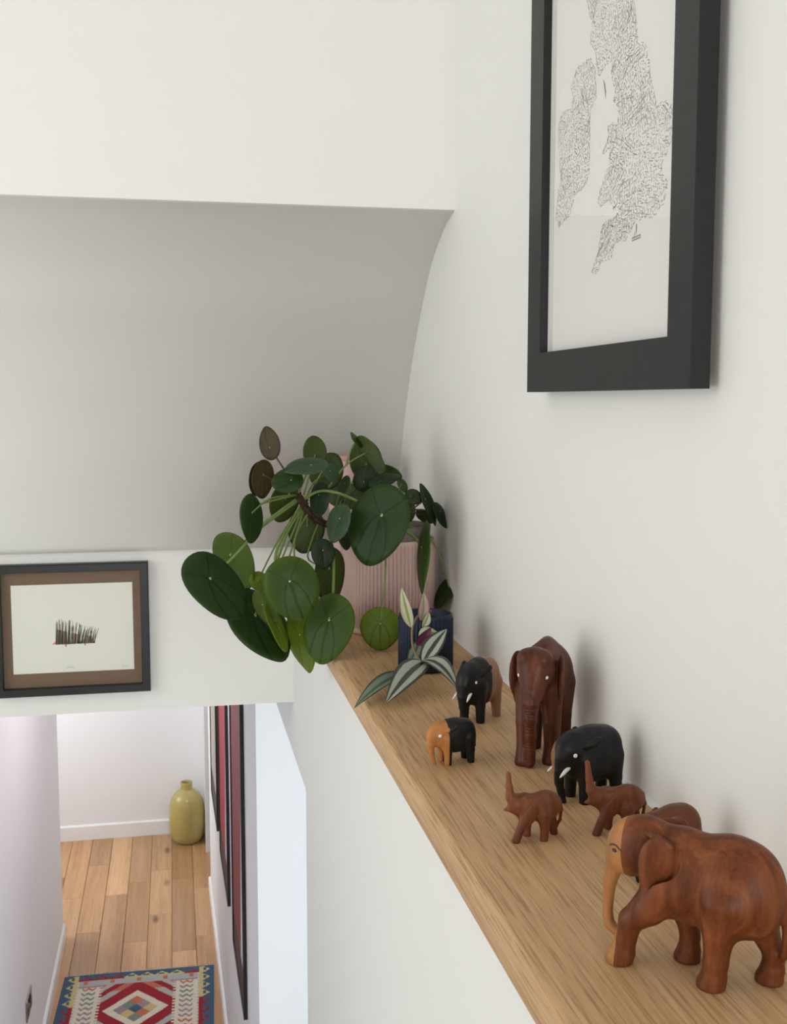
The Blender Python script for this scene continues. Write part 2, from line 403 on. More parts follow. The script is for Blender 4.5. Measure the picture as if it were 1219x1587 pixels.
def map_picture():
    # local x runs along -Y of the room (to the right when facing the wall), local y up, local z out of the wall
    Yc, zc, w, h, d = 1.0095, 2.909 + 0.28, 0.407, 0.56, 0.017
    t = thing('framed_map', 'black framed pale map print hung on the right wall above the ledge', 'picture')
    t.matrix_world = Matrix(((0, 0, -1, 0.4155), (-1, 0, 0, Yc), (0, 1, 0, zc), (0, 0, 0, 1)))
    frame_rails(t, w, h, 0.043, d, M['black_frame'])
    plate('backing_board', w - 0.02, h - 0.02, -0.003, 0.0, plain('brown_backing', srgb(120, 100, 80), 0.9), t)
    pa = plate('paper', w - 0.082, h - 0.082, 0.0, 0.0035, M['paper'], t)
    plate('glass', w - 0.0856, h - 0.0856, 0.0082, 0.0095, M['glass'], t)
    for s in (-1, 1):
        lip = box('slip', (s * (w / 2 - 0.0455) - 0.002, -h / 2 + 0.043, 0.0035), (s * (w / 2 - 0.0455) + 0.002, h / 2 - 0.043, 0.0080), M['paper'], t)
    for s in (-1, 1): box('wall_spacer', (s * 0.17 - 0.008, -h / 2 + 0.03, -0.0085), (s * 0.17 + 0.008, -h / 2 + 0.046, -0.003), M['paper'], t)
    rs = random.Random(11)
    def loc(p): return (Yc - p[0], p[1] - zc)
    soft, hard = ([], []), ([], [])
    def stroke(store, c, a, L, wd):
        v, f = store; ux, uy = math.cos(a) * L / 2, math.sin(a) * L / 2; px, py = -math.sin(a) * wd / 2, math.cos(a) * wd / 2
        if abs(c[0]) + abs(ux) > w / 2 - 0.046 or abs(c[1]) + abs(uy) > h / 2 - 0.046: return
        b = len(v); v += [(c[0] + sx * ux + sy * px, c[1] + sx * uy + sy * py, 0.0037) for sx, sy in ((-1, -1), (1, -1), (1, 1), (-1, 1))]; f.append((b, b + 1, b + 2, b + 3))
    for poly in (GB, IRE):
        P = [loc(p) for p in poly]
        x0, x1 = min(p[0] for p in P), max(p[0] for p in P); y0, y1 = min(p[1] for p in P), max(p[1] for p in P)
        # hand lettered place names: blocks of short strokes, each block with its own slant and size
        blocks = [((rs.uniform(x0, x1), rs.uniform(y0, y1)), rs.uniform(-0.7, 0.9) + (1.57 if rs.random() < 0.25 else 0), rs.uniform(0.7, 1.5), rs.random()) for _ in range(90)]
        st = 0.0042; yy = y0
        while yy < y1:
            xx = x0
            while xx < x1:
                q = (xx + rs.uniform(-1, 1) * st * 0.35, yy + rs.uniform(-1, 1) * st * 0.3)
                if inside(q, P):
                    b = min(blocks, key=lambda b: (b[0][0] - q[0]) ** 2 + (b[0][1] - q[1]) ** 2)
                    L = rs.uniform(0.002, 0.0044) * b[2]
                    r = rs.random()
                    stroke(hard if (r < 0.45 and b[3] < 0.6) or r < 0.12 else soft, q, b[1] + 1.35 * rs.choice((0, 0, 1, -1)) + rs.uniform(-0.3, 0.3), L, rs.uniform(0.0005, 0.0009))
                    if rs.random() < 0.10: stroke(soft, q, b[1], L * 2.6, 0.0006)
                xx += st
            yy += st * 0.72
        for i in range(len(P)):   # the coast is drawn as a loose line
            a, b = Vector(P[i]), Vector(P[(i + 1) % len(P)]); n = max(1, int((b - a).length / 0.006))
            for k in range(n):
                q = a.lerp(b, (k + 0.5) / n); dv = (b - a)
                stroke(soft, (q.x + rs.uniform(-1, 1) * 0.0012, q.y + rs.uniform(-1, 1) * 0.0012), math.atan2(dv.y, dv.x) + rs.uniform(-0.25, 0.25), 0.0052, 0.0007)
    P = [loc(p) for p in MAN]
    for k in range(3): stroke(hard, (P[0][0] + 0.001 * k + (P[2][0] - P[0][0]) * 0.5, (P[0][1] + P[2][1]) / 2), 1.9, 0.02 - 0.005 * k, 0.0008)
    Q = [loc(p) for p in MARKS]
    for a, b in ((0, 1), (2, 3)):
        stroke(hard, ((Q[a][0] + Q[b][0]) / 2, (Q[a][1] + Q[b][1]) / 2), math.atan2(Q[b][1] - Q[a][1], Q[b][0] - Q[a][0]), 0.019, 0.0012)
    for k in range(5): stroke(soft, (Q[4][0] + rs.uniform(-1, 1) * 0.003, Q[4][1] - 0.0035 + rs.uniform(-1, 1) * 0.004), 1.4, 0.005, 0.0012)
    for nm, st_, m in (('printed_lettering', hard, M['ink']), ('pale_lettering', soft, M['ink_soft'])):
        tag(link(nm, mesh(nm, *st_), m, pa), kind='stuff')

def brush_picture():
    x0, x1, z0, z1, d = -0.3395, -0.0535, 2.339, 2.592, 0.020
    w, h = x1 - x0, z1 - z0
    t = thing('framed_print', 'small black framed print with brown mat hung on the beam', 'picture')
    t.matrix_world = Matrix(((1, 0, 0, (x0 + x1) / 2), (0, 0, -1, 2.150), (0, 1, 0, (z0 + z1) / 2), (0, 0, 0, 1)))
    frame_rails(t, w, h, 0.0155, d, plain('black_lacquer', srgb(20, 23, 26), 0.4), 0.002)
    mat_ = NT('brown_mat_board'); mat_.col(mat_.mix(mat_.noise(mat_.coords((1, 1, 1)), 900.0, 2.0), srgb(112, 92, 74), srgb(134, 112, 92))).rough(0.9, 0.2)
    plate('mat_board', w - 0.026, h - 0.026, 0.001, 0.007, mat_.m, t)
    cx, cy = (-0.307 - 0.084) / 2 - (x0 + x1) / 2, (2.3815 + 2.552) / 2 - (z0 + z1) / 2
    pa = plate('paper', 0.223, 0.1705, 0.007, 0.0080, plain('cream_paper', srgb(236, 237, 226), 0.8, 0.2), t, (cx, cy))
    plate('glass', w - 0.030, h - 0.030, 0.0125, 0.0140, M['glass'], t)
    L = lambda x, z: (x - (x0 + x1) / 2, z - (z0 + z1) / 2)
    rs = random.Random(4)
    bx0, by0 = L(-0.2285, 2.4358); bx1, _ = L(-0.1567, 2.4358)
    def quads(nm, items, m):
        v, f = [], []
        for c in items:
            b = len(v); v += [(p[0], p[1], 0.00815 + 0.00004 * (len(f) % 5)) for p in c]; f.append(tuple(range(b, b + len(c))))
        return tag(link(nm, mesh(nm, v, f), m, pa), kind='stuff')
    bars, tans = [], []
    for i in range(64):
        x = bx0 + (bx1 - bx0) * (i + rs.random()) / 64; u = (x - bx0) / (bx1 - bx0)
        top = 0.050 - 0.022 * u + rs.uniform(-0.009, 0.004); lean = 0.004 * (0.2 + u) * rs.uniform(0.0, 2.2); wd = rs.uniform(0.0004, 0.0010)
        bars.append([(x - wd, by0), (x + wd, by0), (x + wd * 0.5 + lean, by0 + top), (x - wd * 0.4 + lean, by0 + top)])
    for a, b, hh in ((0.03, 0.30, 0.030), (0.42, 0.62, 0.022), (0.80, 0.95, 0.016)):
        xa, xb = bx0 + (bx1 - bx0) * a, bx0 + (bx1 - bx0) * b
        tans.append([(xa, by0 + 0.001), (xb, by0 + 0.001), (xb, by0 + hh * 0.8), (xa, by0 + hh)])
    quads('tan_wash', tans, plain('tan_wash_ink', srgb(150, 124, 96), 0.8))
    quads('brush_strokes', bars, plain('brown_black_ink', srgb(56, 50, 44), 0.8))
    quads('red_marks', [[(bx0 - 0.007, by0), (bx0, by0 + 0.001), (bx0 - 0.001, by0 + 0.006)], [(bx0 + 0.016, by0 - 0.001), (bx0 + 0.021, by0), (bx0 + 0.019, by0 - 0.006)], [(bx0 + 0.052, by0 - 0.001), (bx0 + 0.056, by0), (bx0 + 0.0545, by0 - 0.005)]], plain('red_ink', srgb(232, 120, 110), 0.8))
    pen = []
    for cx_, cz_, n in ((-0.202, 2.3905, 8), (-0.1015, 2.388, 7)):
        a, b = L(cx_, cz_)
        for k in range(n):
            x = a + (k - n / 2) * 0.0017; y = b + rs.uniform(-0.0012, 0.0012); s = rs.choice((-1, 1)) * 0.0012
            pen.append([(x - s, y - 0.0016), (x - s + 0.0004, y - 0.0016), (x + s + 0.0004, y + 0.0016), (x + s, y + 0.0016)])
    quads('pencil_caption', pen, plain('pencil_grey', srgb(150, 150, 146), 0.8))

def hall_picture(y0, y1, z0, z1, colr, dark, label):
    """framed poster on the hall's right wall; local x along -Y"""
    w, h, d = y1 - y0, z1 - z0, 0.013
    yc = (y0 + y1) / 2
    t = thing('framed_poster', label, 'picture', group='framed posters down the hall')
    ang = math.atan(0.0156)
    t.matrix_world = Matrix.Translation((wx(yc) - 0.001, yc, (z0 + z1) / 2)) @ Matrix.Rotation(ang, 4, 'Z') @ Matrix(((0, 0, -1, 0), (-1, 0, 0, 0), (0, 1, 0, 0), (0, 0, 0, 1)))
    frame_rails(t, w, h, 0.012, d, M['poster_frame'])
    art_refl = NT('poster_art_reflection_' + label.split()[1]); x = art_refl.n('ShaderNodeSeparateXYZ'); tc = art_refl.n('ShaderNodeTexCoord'); art_refl.l(tc.outputs['Object'], x.inputs[0])
    # a slanting split: the coloured half far away, glass reflections painted in as a pale near wedge and a dark foot band
    edge = art_refl.math('ADD', x.outputs[0], art_refl.math('MULTIPLY', x.outputs[1], -0.16))
    c = art_refl.mix(art_refl.math('GREATER_THAN', edge, 0.19), colr, srgb(214, 210, 220))
    c = art_refl.mix(art_refl.math('LESS_THAN', x.outputs[1], -h / 2 + 0.14), c, dark)
    art_refl.col(c).rough(0.5, 0.2)
    plate('poster', w - 0.02, h - 0.02, 0.001, 0.008, art_refl.m, t)

# world positions of plant stems, leaves (centre, tip direction, upper normal, half length, half width, colour, stalk joint, stalk path) and the printed coastline
STEM=[(0.3172,1.7100,2.6998),(0.2754,1.7000,2.7019),(0.2415,1.6850,2.7044),(0.2265,1.6750,2.7097),(0.2143,1.6700,2.7163),(0.1981,1.6620,2.7309),(0.1881,1.6570,2.7487),(0.1762,1.6500,2.7654)]
LEAVES=[
((0.2921,1.5750,2.7193),(-0.3246,-0.0482,-0.9446),(-0.6229,-0.7406,0.2518),0.0603,0.0495,'dark',(0.2992,1.5732,2.7315),[(0.1930,1.6500,2.7512),(0.2114,1.6300,2.7638),(0.2348,1.6100,2.7632),(0.2652,1.6243,2.7503),(0.2860,1.6030,2.7388)]),
((0.0562,1.5800,2.6357),(0.6445,-0.1484,-0.7501),(0.4816,-0.6831,0.5490),0.0573,0.0470,'dark',(0.0550,1.5891,2.6481),[(0.1847,1.6600,2.7523),(0.1571,1.6500,2.7348),(0.1279,1.6400,2.7139),(0.0948,1.6200,2.6817),(0.0709,1.6227,2.6572)]),
((0.0867,1.6800,2.6559),(0.4445,-0.1512,-0.8829),(0.6396,0.7437,0.1946),0.0465,0.0381,'mid',(0.0777,1.6846,2.6678),[(0.1858,1.6700,2.7476),(0.1302,1.6700,2.7086)]),
((0.1606,1.5400,2.6342),(0.3135,-0.1932,-0.9297),(-0.1023,-0.9803,0.1692),0.0460,0.0396,'light',(0.1592,1.5424,2.6475),[(0.1884,1.6600,2.7389),(0.1613,1.6200,2.7079),(0.1406,1.5800,2.6694)]),
((0.1235,1.6300,2.5684),(0.5877,-0.2038,-0.7830),(0.4880,-0.6826,0.5439),0.0617,0.0506,'dark',(0.1065,1.6239,2.5760),[(0.1903,1.6600,2.7370),(0.1661,1.6500,2.7005),(0.1478,1.6400,2.6569)]),
((0.2105,1.5450,2.5740),(-0.2904,-0.1595,-0.9435),(-0.6230,-0.7168,0.3130),0.0509,0.0418,'light',(0.2161,1.5503,2.5971),[(0.2316,1.6700,2.7082),(0.2305,1.6300,2.6863),(0.2308,1.6100,2.6588),(0.2231,1.5679,2.6138)]),
((0.1834,1.6150,2.5406),(0.2757,-0.2385,-0.9312),(0.8689,0.4761,0.1353),0.0448,0.0368,'yellow',(0.1783,1.6174,2.5650),[(0.1997,1.6600,2.7292),(0.1812,1.6500,2.7002),(0.1749,1.6400,2.6637)]),
((0.1430,1.5900,2.5701),(0.3445,-0.2203,-0.9125),(0.6664,-0.6273,0.4031),0.0384,0.0173,'yellow',(0.1376,1.5967,2.5894),[(0.1922,1.6600,2.7351),(0.1733,1.6300,2.6877),(0.1521,1.6100,2.6313)]),
((0.1274,1.6050,2.5938),(0.4412,-0.2018,-0.8744),(0.7815,0.5654,0.2638),0.0302,0.0247,'light',(0.1220,1.6044,2.6109),[(0.1903,1.6600,2.7351),(0.1668,1.6400,2.6866)]),
((0.1247,1.6600,2.6240),(0.7432,-0.1637,-0.6487),(0.2446,0.9690,0.0358),0.0182,0.0149,'yellow',(0.1247,1.6598,2.6278),[(0.1895,1.6700,2.7360)]),
((0.2921,1.5600,2.5664),(-0.0391,-0.2019,-0.9786),(-0.1801,-0.9619,0.2057),0.0315,0.0300,'yellow',(0.2944,1.5639,2.5867),[(0.3001,1.6600,2.7001),(0.3047,1.5900,2.6745),(0.3014,1.5750,2.6321)]),
((0.2283,1.6550,2.6330),(-0.0622,-0.1506,-0.9866),(-0.6384,0.7658,-0.0767),0.0428,0.0351,'olive',(0.2210,1.6509,2.6531),[(0.2162,1.6700,2.7124),(0.2032,1.6600,2.6831),(0.1992,1.6600,2.6563)]),
((0.2135,1.6000,2.6738),(0.0615,-0.1478,-0.9871),(0.0894,-0.9842,0.1529),0.0221,0.0181,'deep',(0.2145,1.6013,2.6818),[(0.2201,1.6700,2.7123),(0.2090,1.6300,2.6944)]),
((0.1411,1.6600,2.8340),(-0.1580,0.0526,0.9860),(0.6861,0.7240,0.0713),0.0247,0.0203,'brown',(0.1438,1.6579,2.8292),[(0.1799,1.6500,2.7646),(0.1624,1.6600,2.7962)]),
((0.1288,1.6400,2.7830),(-0.1038,-0.0627,-0.9926),(-0.6659,0.7457,0.0225),0.0290,0.0237,'brown',(0.1370,1.6467,2.8029),[(0.1761,1.6500,2.7647),(0.1574,1.6500,2.7725)]),
((0.1232,1.6650,2.7824),(-0.1892,-0.0552,-0.9804),(-0.6851,0.7227,0.0915),0.0264,0.0216,'brown',(0.1273,1.6678,2.7905),[(0.1761,1.6500,2.7647)]),
((0.1105,1.6000,2.7290),(0.0143,-0.1072,-0.9941),(0.7695,-0.6337,0.0794),0.0348,0.0286,'dark',(0.1187,1.6113,2.7394),[(0.1798,1.6500,2.7571),(0.1378,1.6200,2.7548)]),
((0.1078,1.6400,2.7349),(-0.1060,-0.0927,-0.9900),(-0.7466,0.6650,0.0177),0.0267,0.0219,'olive',(0.1159,1.6490,2.7395),[(0.1809,1.6600,2.7562),(0.1403,1.6500,2.7483)]),
((0.1618,1.6000,2.7828),(-0.9821,0.0871,-0.1669),(-0.1440,-0.9186,0.3680),0.0233,0.0191,'dark',(0.1638,1.6011,2.7863),[(0.1788,1.6400,2.7636)]),
((0.1894,1.6000,2.8050),(-0.9849,0.1086,-0.1345),(-0.1673,-0.4021,0.9002),0.0321,0.0263,'grey',(0.1797,1.5952,2.8011),[(0.1825,1.6400,2.7616),(0.1898,1.6200,2.7854)]),
((0.2150,1.7000,2.8203),(-0.0734,0.0560,0.9957),(0.4444,0.8957,-0.0176),0.0240,0.0197,'olive',(0.2132,1.7009,2.8164),[(0.1946,1.6800,2.7543),(0.2058,1.6900,2.7881)]),
((0.2359,1.7200,2.7877),(0.5073,-0.0133,0.8617),(0.1356,0.9887,-0.0646),0.0299,0.0268,'olive',(0.2312,1.7205,2.7857),[(0.1996,1.6900,2.7495),(0.2127,1.7000,2.7718)]),
((0.3025,1.7400,2.8036),(-0.0741,0.0680,0.9949),(0.3557,0.9339,-0.0373),0.0328,0.0269,'olive',(0.3025,1.7399,2.7996),[(0.2438,1.7000,2.7164),(0.2724,1.7300,2.7607)]),
((0.3025,1.6900,2.8133),(0.5421,-0.1396,-0.8287),(0.8267,0.2651,0.4962),0.0374,0.0306,'light',(0.2902,1.6984,2.8294),[(0.2320,1.6700,2.7660),(0.2608,1.6800,2.7996)]),
((0.2818,1.7000,2.8380),(-0.5595,0.1227,0.8197),(0.6869,-0.4847,0.5414),0.0148,0.0122,'light',(0.2879,1.7012,2.8313),[(0.2623,1.6900,2.7990)]),
((0.2866,1.6600,2.7794),(0.3509,0.0075,0.9364),(-0.1697,-0.9829,0.0714),0.0207,0.0176,'deep',(0.2866,1.6601,2.7805),[(0.2423,1.6900,2.7136),(0.2629,1.6700,2.7501)]),
((0.3082,1.6200,2.7807),(0.9482,-0.1602,0.2742),(-0.3157,-0.3816,0.8687),0.0240,0.0197,'deep',(0.3049,1.6225,2.7806),[(0.2659,1.6900,2.7092),(0.2846,1.6600,2.7467)]),
((0.3314,1.7000,2.7858),(0.9180,-0.2019,-0.3414),(0.3866,0.6479,0.6563),0.0216,0.0177,'deep',(0.3279,1.7022,2.7857),[(0.2754,1.7000,2.7078)]),
((0.2105,1.6300,2.7526),(-0.1045,-0.0762,-0.9916),(-0.7963,-0.5909,0.1293),0.0261,0.0214,'deep',(0.2178,1.6223,2.7625),[(0.2086,1.6700,2.7203)]),
((0.2346,1.5900,2.7208),(-0.3256,-0.0583,-0.9437),(-0.7535,-0.5869,0.2963),0.0286,0.0234,'grey',(0.2417,1.5879,2.7348),[(0.2278,1.6700,2.7083),(0.2338,1.6300,2.7296)]),
((0.2491,1.6200,2.6927),(0.2328,-0.1586,-0.9595),(0.5921,-0.7595,0.2692),0.0172,0.0141,'deep',(0.2476,1.6221,2.7019),[(0.2316,1.6700,2.7082)]),
((0.2016,1.7100,2.6965),(-0.1934,-0.0934,-0.9767),(0.1163,0.9863,-0.1173),0.0345,0.0290,'olive',(0.1999,1.7116,2.7082),[(0.2033,1.6900,2.7261)]),
((0.1658,1.7000,2.7414),(-0.3567,-0.0522,-0.9328),(-0.3040,0.9506,0.0630),0.0302,0.0248,'olive',(0.1698,1.7005,2.7529),[(0.1869,1.6800,2.7505)]),
((0.2522,1.6500,2.7711),(-0.3849,-0.0133,-0.9228),(-0.8288,-0.4351,0.3520),0.0159,0.0131,'dark',(0.2559,1.6491,2.7787),[(0.2409,1.6800,2.7186)]),
((0.2772,1.7100,2.7483),(-0.1886,-0.0564,-0.9804),(0.1594,0.9834,-0.0872),0.0205,0.0173,'deep',(0.2753,1.7105,2.7503),[(0.2650,1.7100,2.7070)]),
((0.2508,1.7200,2.7499),(0.1542,-0.1082,-0.9821),(0.1438,0.9859,-0.0860),0.0182,0.0158,'deep',(0.2508,1.7200,2.7499),[(0.2531,1.7100,2.7072)]),
((0.2346,1.6600,2.7896),(0.4822,-0.1258,-0.8670),(0.2220,-0.9398,0.2598),0.0152,0.0125,'grey',(0.2309,1.6607,2.7953),[(0.2089,1.6700,2.7664)]),
((0.3718,1.7000,2.7464),(0.9121,-0.2301,-0.3392),(-0.2128,-0.9731,0.0879),0.0143,0.0127,'dark',(0.3718,1.7000,2.7464),[(0.3312,1.7200,2.7044)]),
((0.3585,1.7200,2.7633),(0.4464,-0.1630,-0.8799),(0.7428,0.6157,0.2628),0.0120,0.0098,'dark',(0.3585,1.7200,2.7633),[(0.3332,1.7300,2.7033)]),
((0.3907,1.6800,2.7371),(0.3159,-0.1641,-0.9345),(0.6815,-0.6460,0.3438),0.0346,0.0155,'deep',(0.3906,1.6759,2.7297),[(0.3353,1.7200,2.7084),(0.3637,1.7000,2.7239)]),
((0.4163,1.6900,2.7186),(0.4070,-0.1960,-0.8921),(0.7001,-0.5604,0.4425),0.0230,0.0189,'deep',(0.4096,1.6875,2.7262),[(0.3353,1.7200,2.7084),(0.3679,1.7100,2.7248)]),
((0.4006,1.7400,2.7110),(0.8154,-0.2447,-0.5246),(0.5385,0.6530,0.5325),0.0171,0.0140,'deep',(0.3933,1.7410,2.7172),[(0.3433,1.7400,2.7020)]),
((0.3765,1.7500,2.7186),(-0.0197,-0.0989,-0.9949),(0.7619,0.6429,-0.0790),0.0163,0.0134,'olive',(0.3765,1.7502,2.7207),[(0.3495,1.7500,2.7008)]),
((0.3608,1.6000,2.6671),(-0.0965,-0.1220,-0.9878),(-0.9819,-0.1508,0.1146),0.0533,0.0240,'light',(0.3633,1.6043,2.6937),[(0.3274,1.7000,2.7067),(0.3450,1.6400,2.7013),(0.3625,1.6391,2.6875)]),
((0.4188,1.6700,2.5987),(-0.5453,-0.0144,-0.8381),(-0.8226,-0.1828,0.5384),0.0332,0.0272,'dark',(0.4259,1.6855,2.6148),[(0.3353,1.7200,2.7043),(0.3556,1.6900,2.7020),(0.3836,1.6800,2.6918),(0.4076,1.6750,2.6601)]),
]
TRAD=[
((0.3117,1.3650,2.5593),(0.3485,1.3850,2.5988),0.0260,0.0040,'stripe'),
((0.3136,1.3620,2.5616),(0.2423,1.2620,2.5375),0.0335,0.0100,'stripe'),
((0.3093,1.3620,2.5635),(0.3430,1.3050,2.5391),0.0260,0.0140,'stripe'),
((0.3048,1.4000,2.5355),(0.2047,1.2620,2.5349),0.0241,0.0120,'green'),
((0.3012,1.4000,2.5497),(0.3219,1.4100,2.5860),0.0172,0.0030,'green'),
((0.3049,1.4050,2.5991),(0.2906,1.4000,2.6544),0.0163,0.0020,'pale'),
((0.3192,1.4100,2.6063),(0.3226,1.4100,2.6455),0.0181,0.0020,'pink'),
((0.3146,1.4050,2.5874),(0.3399,1.4000,2.5917),0.0207,0.0040,'pale'),
((0.3109,1.4000,2.5755),(0.3299,1.3950,2.6002),0.0155,0.0040,'purple'),
((0.3199,1.4050,2.5985),(0.3298,1.4100,2.6181),0.0121,0.0020,'pale'),
]
TSTEM=[(0.3405,1.4400,2.6013),(0.3197,1.4200,2.6131),(0.3082,1.4080,2.6019),(0.3058,1.4050,2.5877),(0.3065,1.4000,2.5713),(0.3102,1.3850,2.5615),(0.3133,1.3720,2.5575)]
GB=[(1.0774,3.2956),(1.0698,3.2786),(1.0623,3.2643),(1.0686,3.2543),(1.0545,3.2404),(1.0432,3.2134),(1.0242,3.2186),(1.0087,3.2187),(1.0111,3.2045),(1.0009,3.1857),(1.0067,3.1803),(0.9912,3.1718),(0.9934,3.1564),(1.0181,3.1600),(1.0145,3.1498),(1.0297,3.1379),(1.0107,3.1373),(1.0130,3.1215),(1.0314,3.1061),(1.0406,3.0934),(1.0304,3.0868),(1.0115,3.0907),(0.9985,3.0791),(0.9776,3.0825),(0.9950,3.0716),(1.0263,3.0694),(1.0380,3.0421),(1.0541,3.0256),(1.0372,3.0249),(1.0279,3.0360),(1.0054,3.0332),(0.9938,3.0481),(0.9699,3.0471),(0.9479,3.0619),(0.9101,3.0591),(0.8903,3.0675),(0.8839,3.0829),(0.8967,3.0917),(0.8972,3.1001),(0.8784,3.1147),(0.8776,3.1410),(0.8901,3.1503),(0.9101,3.1513),(0.9132,3.1604),(0.9219,3.1775),(0.9282,3.1962),(0.9369,3.2116),(0.9535,3.2166),(0.9543,3.2320),(0.9588,3.2443),(0.9639,3.2569),(0.9707,3.2788),(0.9827,3.2897),(0.9602,3.2900),(1.0080,3.3237),(1.0528,3.3411),(1.0861,3.3324),(1.0923,3.3153)]
IRE=[(1.1029,3.2375),(1.0678,3.2372),(1.0536,3.2235),(1.0490,3.1960),(1.0653,3.1857),(1.0638,3.1562),(1.0656,3.1223),(1.0827,3.1131),(1.1007,3.1126),(1.1185,3.0939),(1.1493,3.0855),(1.1619,3.0982),(1.1476,3.1382),(1.1528,3.1656),(1.1580,3.1931),(1.1466,3.2034),(1.1159,3.2009),(1.1127,3.2127),(1.1207,3.2249)]
MAN=[(1.0254,3.2043),(1.0228,3.2019),(1.0298,3.1898),(1.0337,3.1910)]
MARKS=[(0.9555,3.0462),(0.9360,3.0468),(0.9553,3.0440),(0.9359,3.0446),(0.9475,3.0551),(0.9416,3.0487)]
PAPER=[(1.1766,2.9549),(0.8718,2.9574),(0.8754,3.2266)]
map_picture(); brush_picture()
M['poster_frame'] = plain('black_poster_frame', srgb(24, 20, 22), 0.35)
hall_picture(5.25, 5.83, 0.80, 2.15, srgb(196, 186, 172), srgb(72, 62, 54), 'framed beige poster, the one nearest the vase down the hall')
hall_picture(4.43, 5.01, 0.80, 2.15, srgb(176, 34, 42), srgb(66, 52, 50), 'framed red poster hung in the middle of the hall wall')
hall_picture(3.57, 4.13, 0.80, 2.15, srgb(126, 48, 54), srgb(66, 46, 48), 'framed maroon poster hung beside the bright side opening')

# ---------------------------------------------------------------- socket on the hall's left wall
def socket():
    t = thing('wall_socket', 'brushed metal double socket low on the left hall wall', 'socket', (-0.64, 4.54, 0.405), R(90))
    met = plain('brushed_metal', srgb(168, 162, 156), 0.28, metal=1.0); blk = plain('black_insert', srgb(26, 26, 26), 0.4)
    # local x along +Y of the room, local -y out into the hall
    box('face_plate', (-0.074, -0.006, -0.044), (0.074, -0.0005, 0.044), met, t, 0.0025)
    for s in (-1, 1):
        box('outlet', (s * 0.038 - 0.020, -0.0075, -0.032), (s * 0.038 + 0.020, -0.006, 0.006), blk, t, 0.0006)
        box('switch', (s * 0.016 - 0.006, -0.0095, 0.014), (s * 0.016 + 0.006, -0.006, 0.034), blk, t, 0.001)
socket()

# ---------------------------------------------------------------- vase
def vase():
    t = NT('olive_glaze'); t.col(t.mix(t.noise(t.coords((9, 9, 40)), 1.0, 3.0), srgb(164, 148, 84), srgb(184, 168, 104))).rough(0.22, 0.55)
    o = thing('floor_vase', 'tall olive yellow glazed vase in the far corner of the hall', 'vase', (0.036, 7.135, 0))
    P = [(0.0, 0.0), (0.070, 0.0), (0.086, 0.006), (0.102, 0.035), (0.112, 0.085), (0.1165, 0.15), (0.1155, 0.215), (0.107, 0.27), (0.088, 0.314), (0.062, 0.338), (0.044, 0.348), (0.0385, 0.356), (0.0375, 0.385), (0.039, 0.397), (0.036, 0.401), (0.032, 0.396), (0.0315, 0.35), (0.05, 0.33), (0.10, 0.24), (0.10, 0.1), (0.0, 0.02)]
    lathe('vase_body', smooth_prof(P[1:15], 3) + P[15:], 48, t.m, o)
    lathe('inside', [(0.0, 0.372), (0.0312, 0.372)], 32, plain('dark_inside', srgb(50, 44, 26), 0.8), o)
vase()

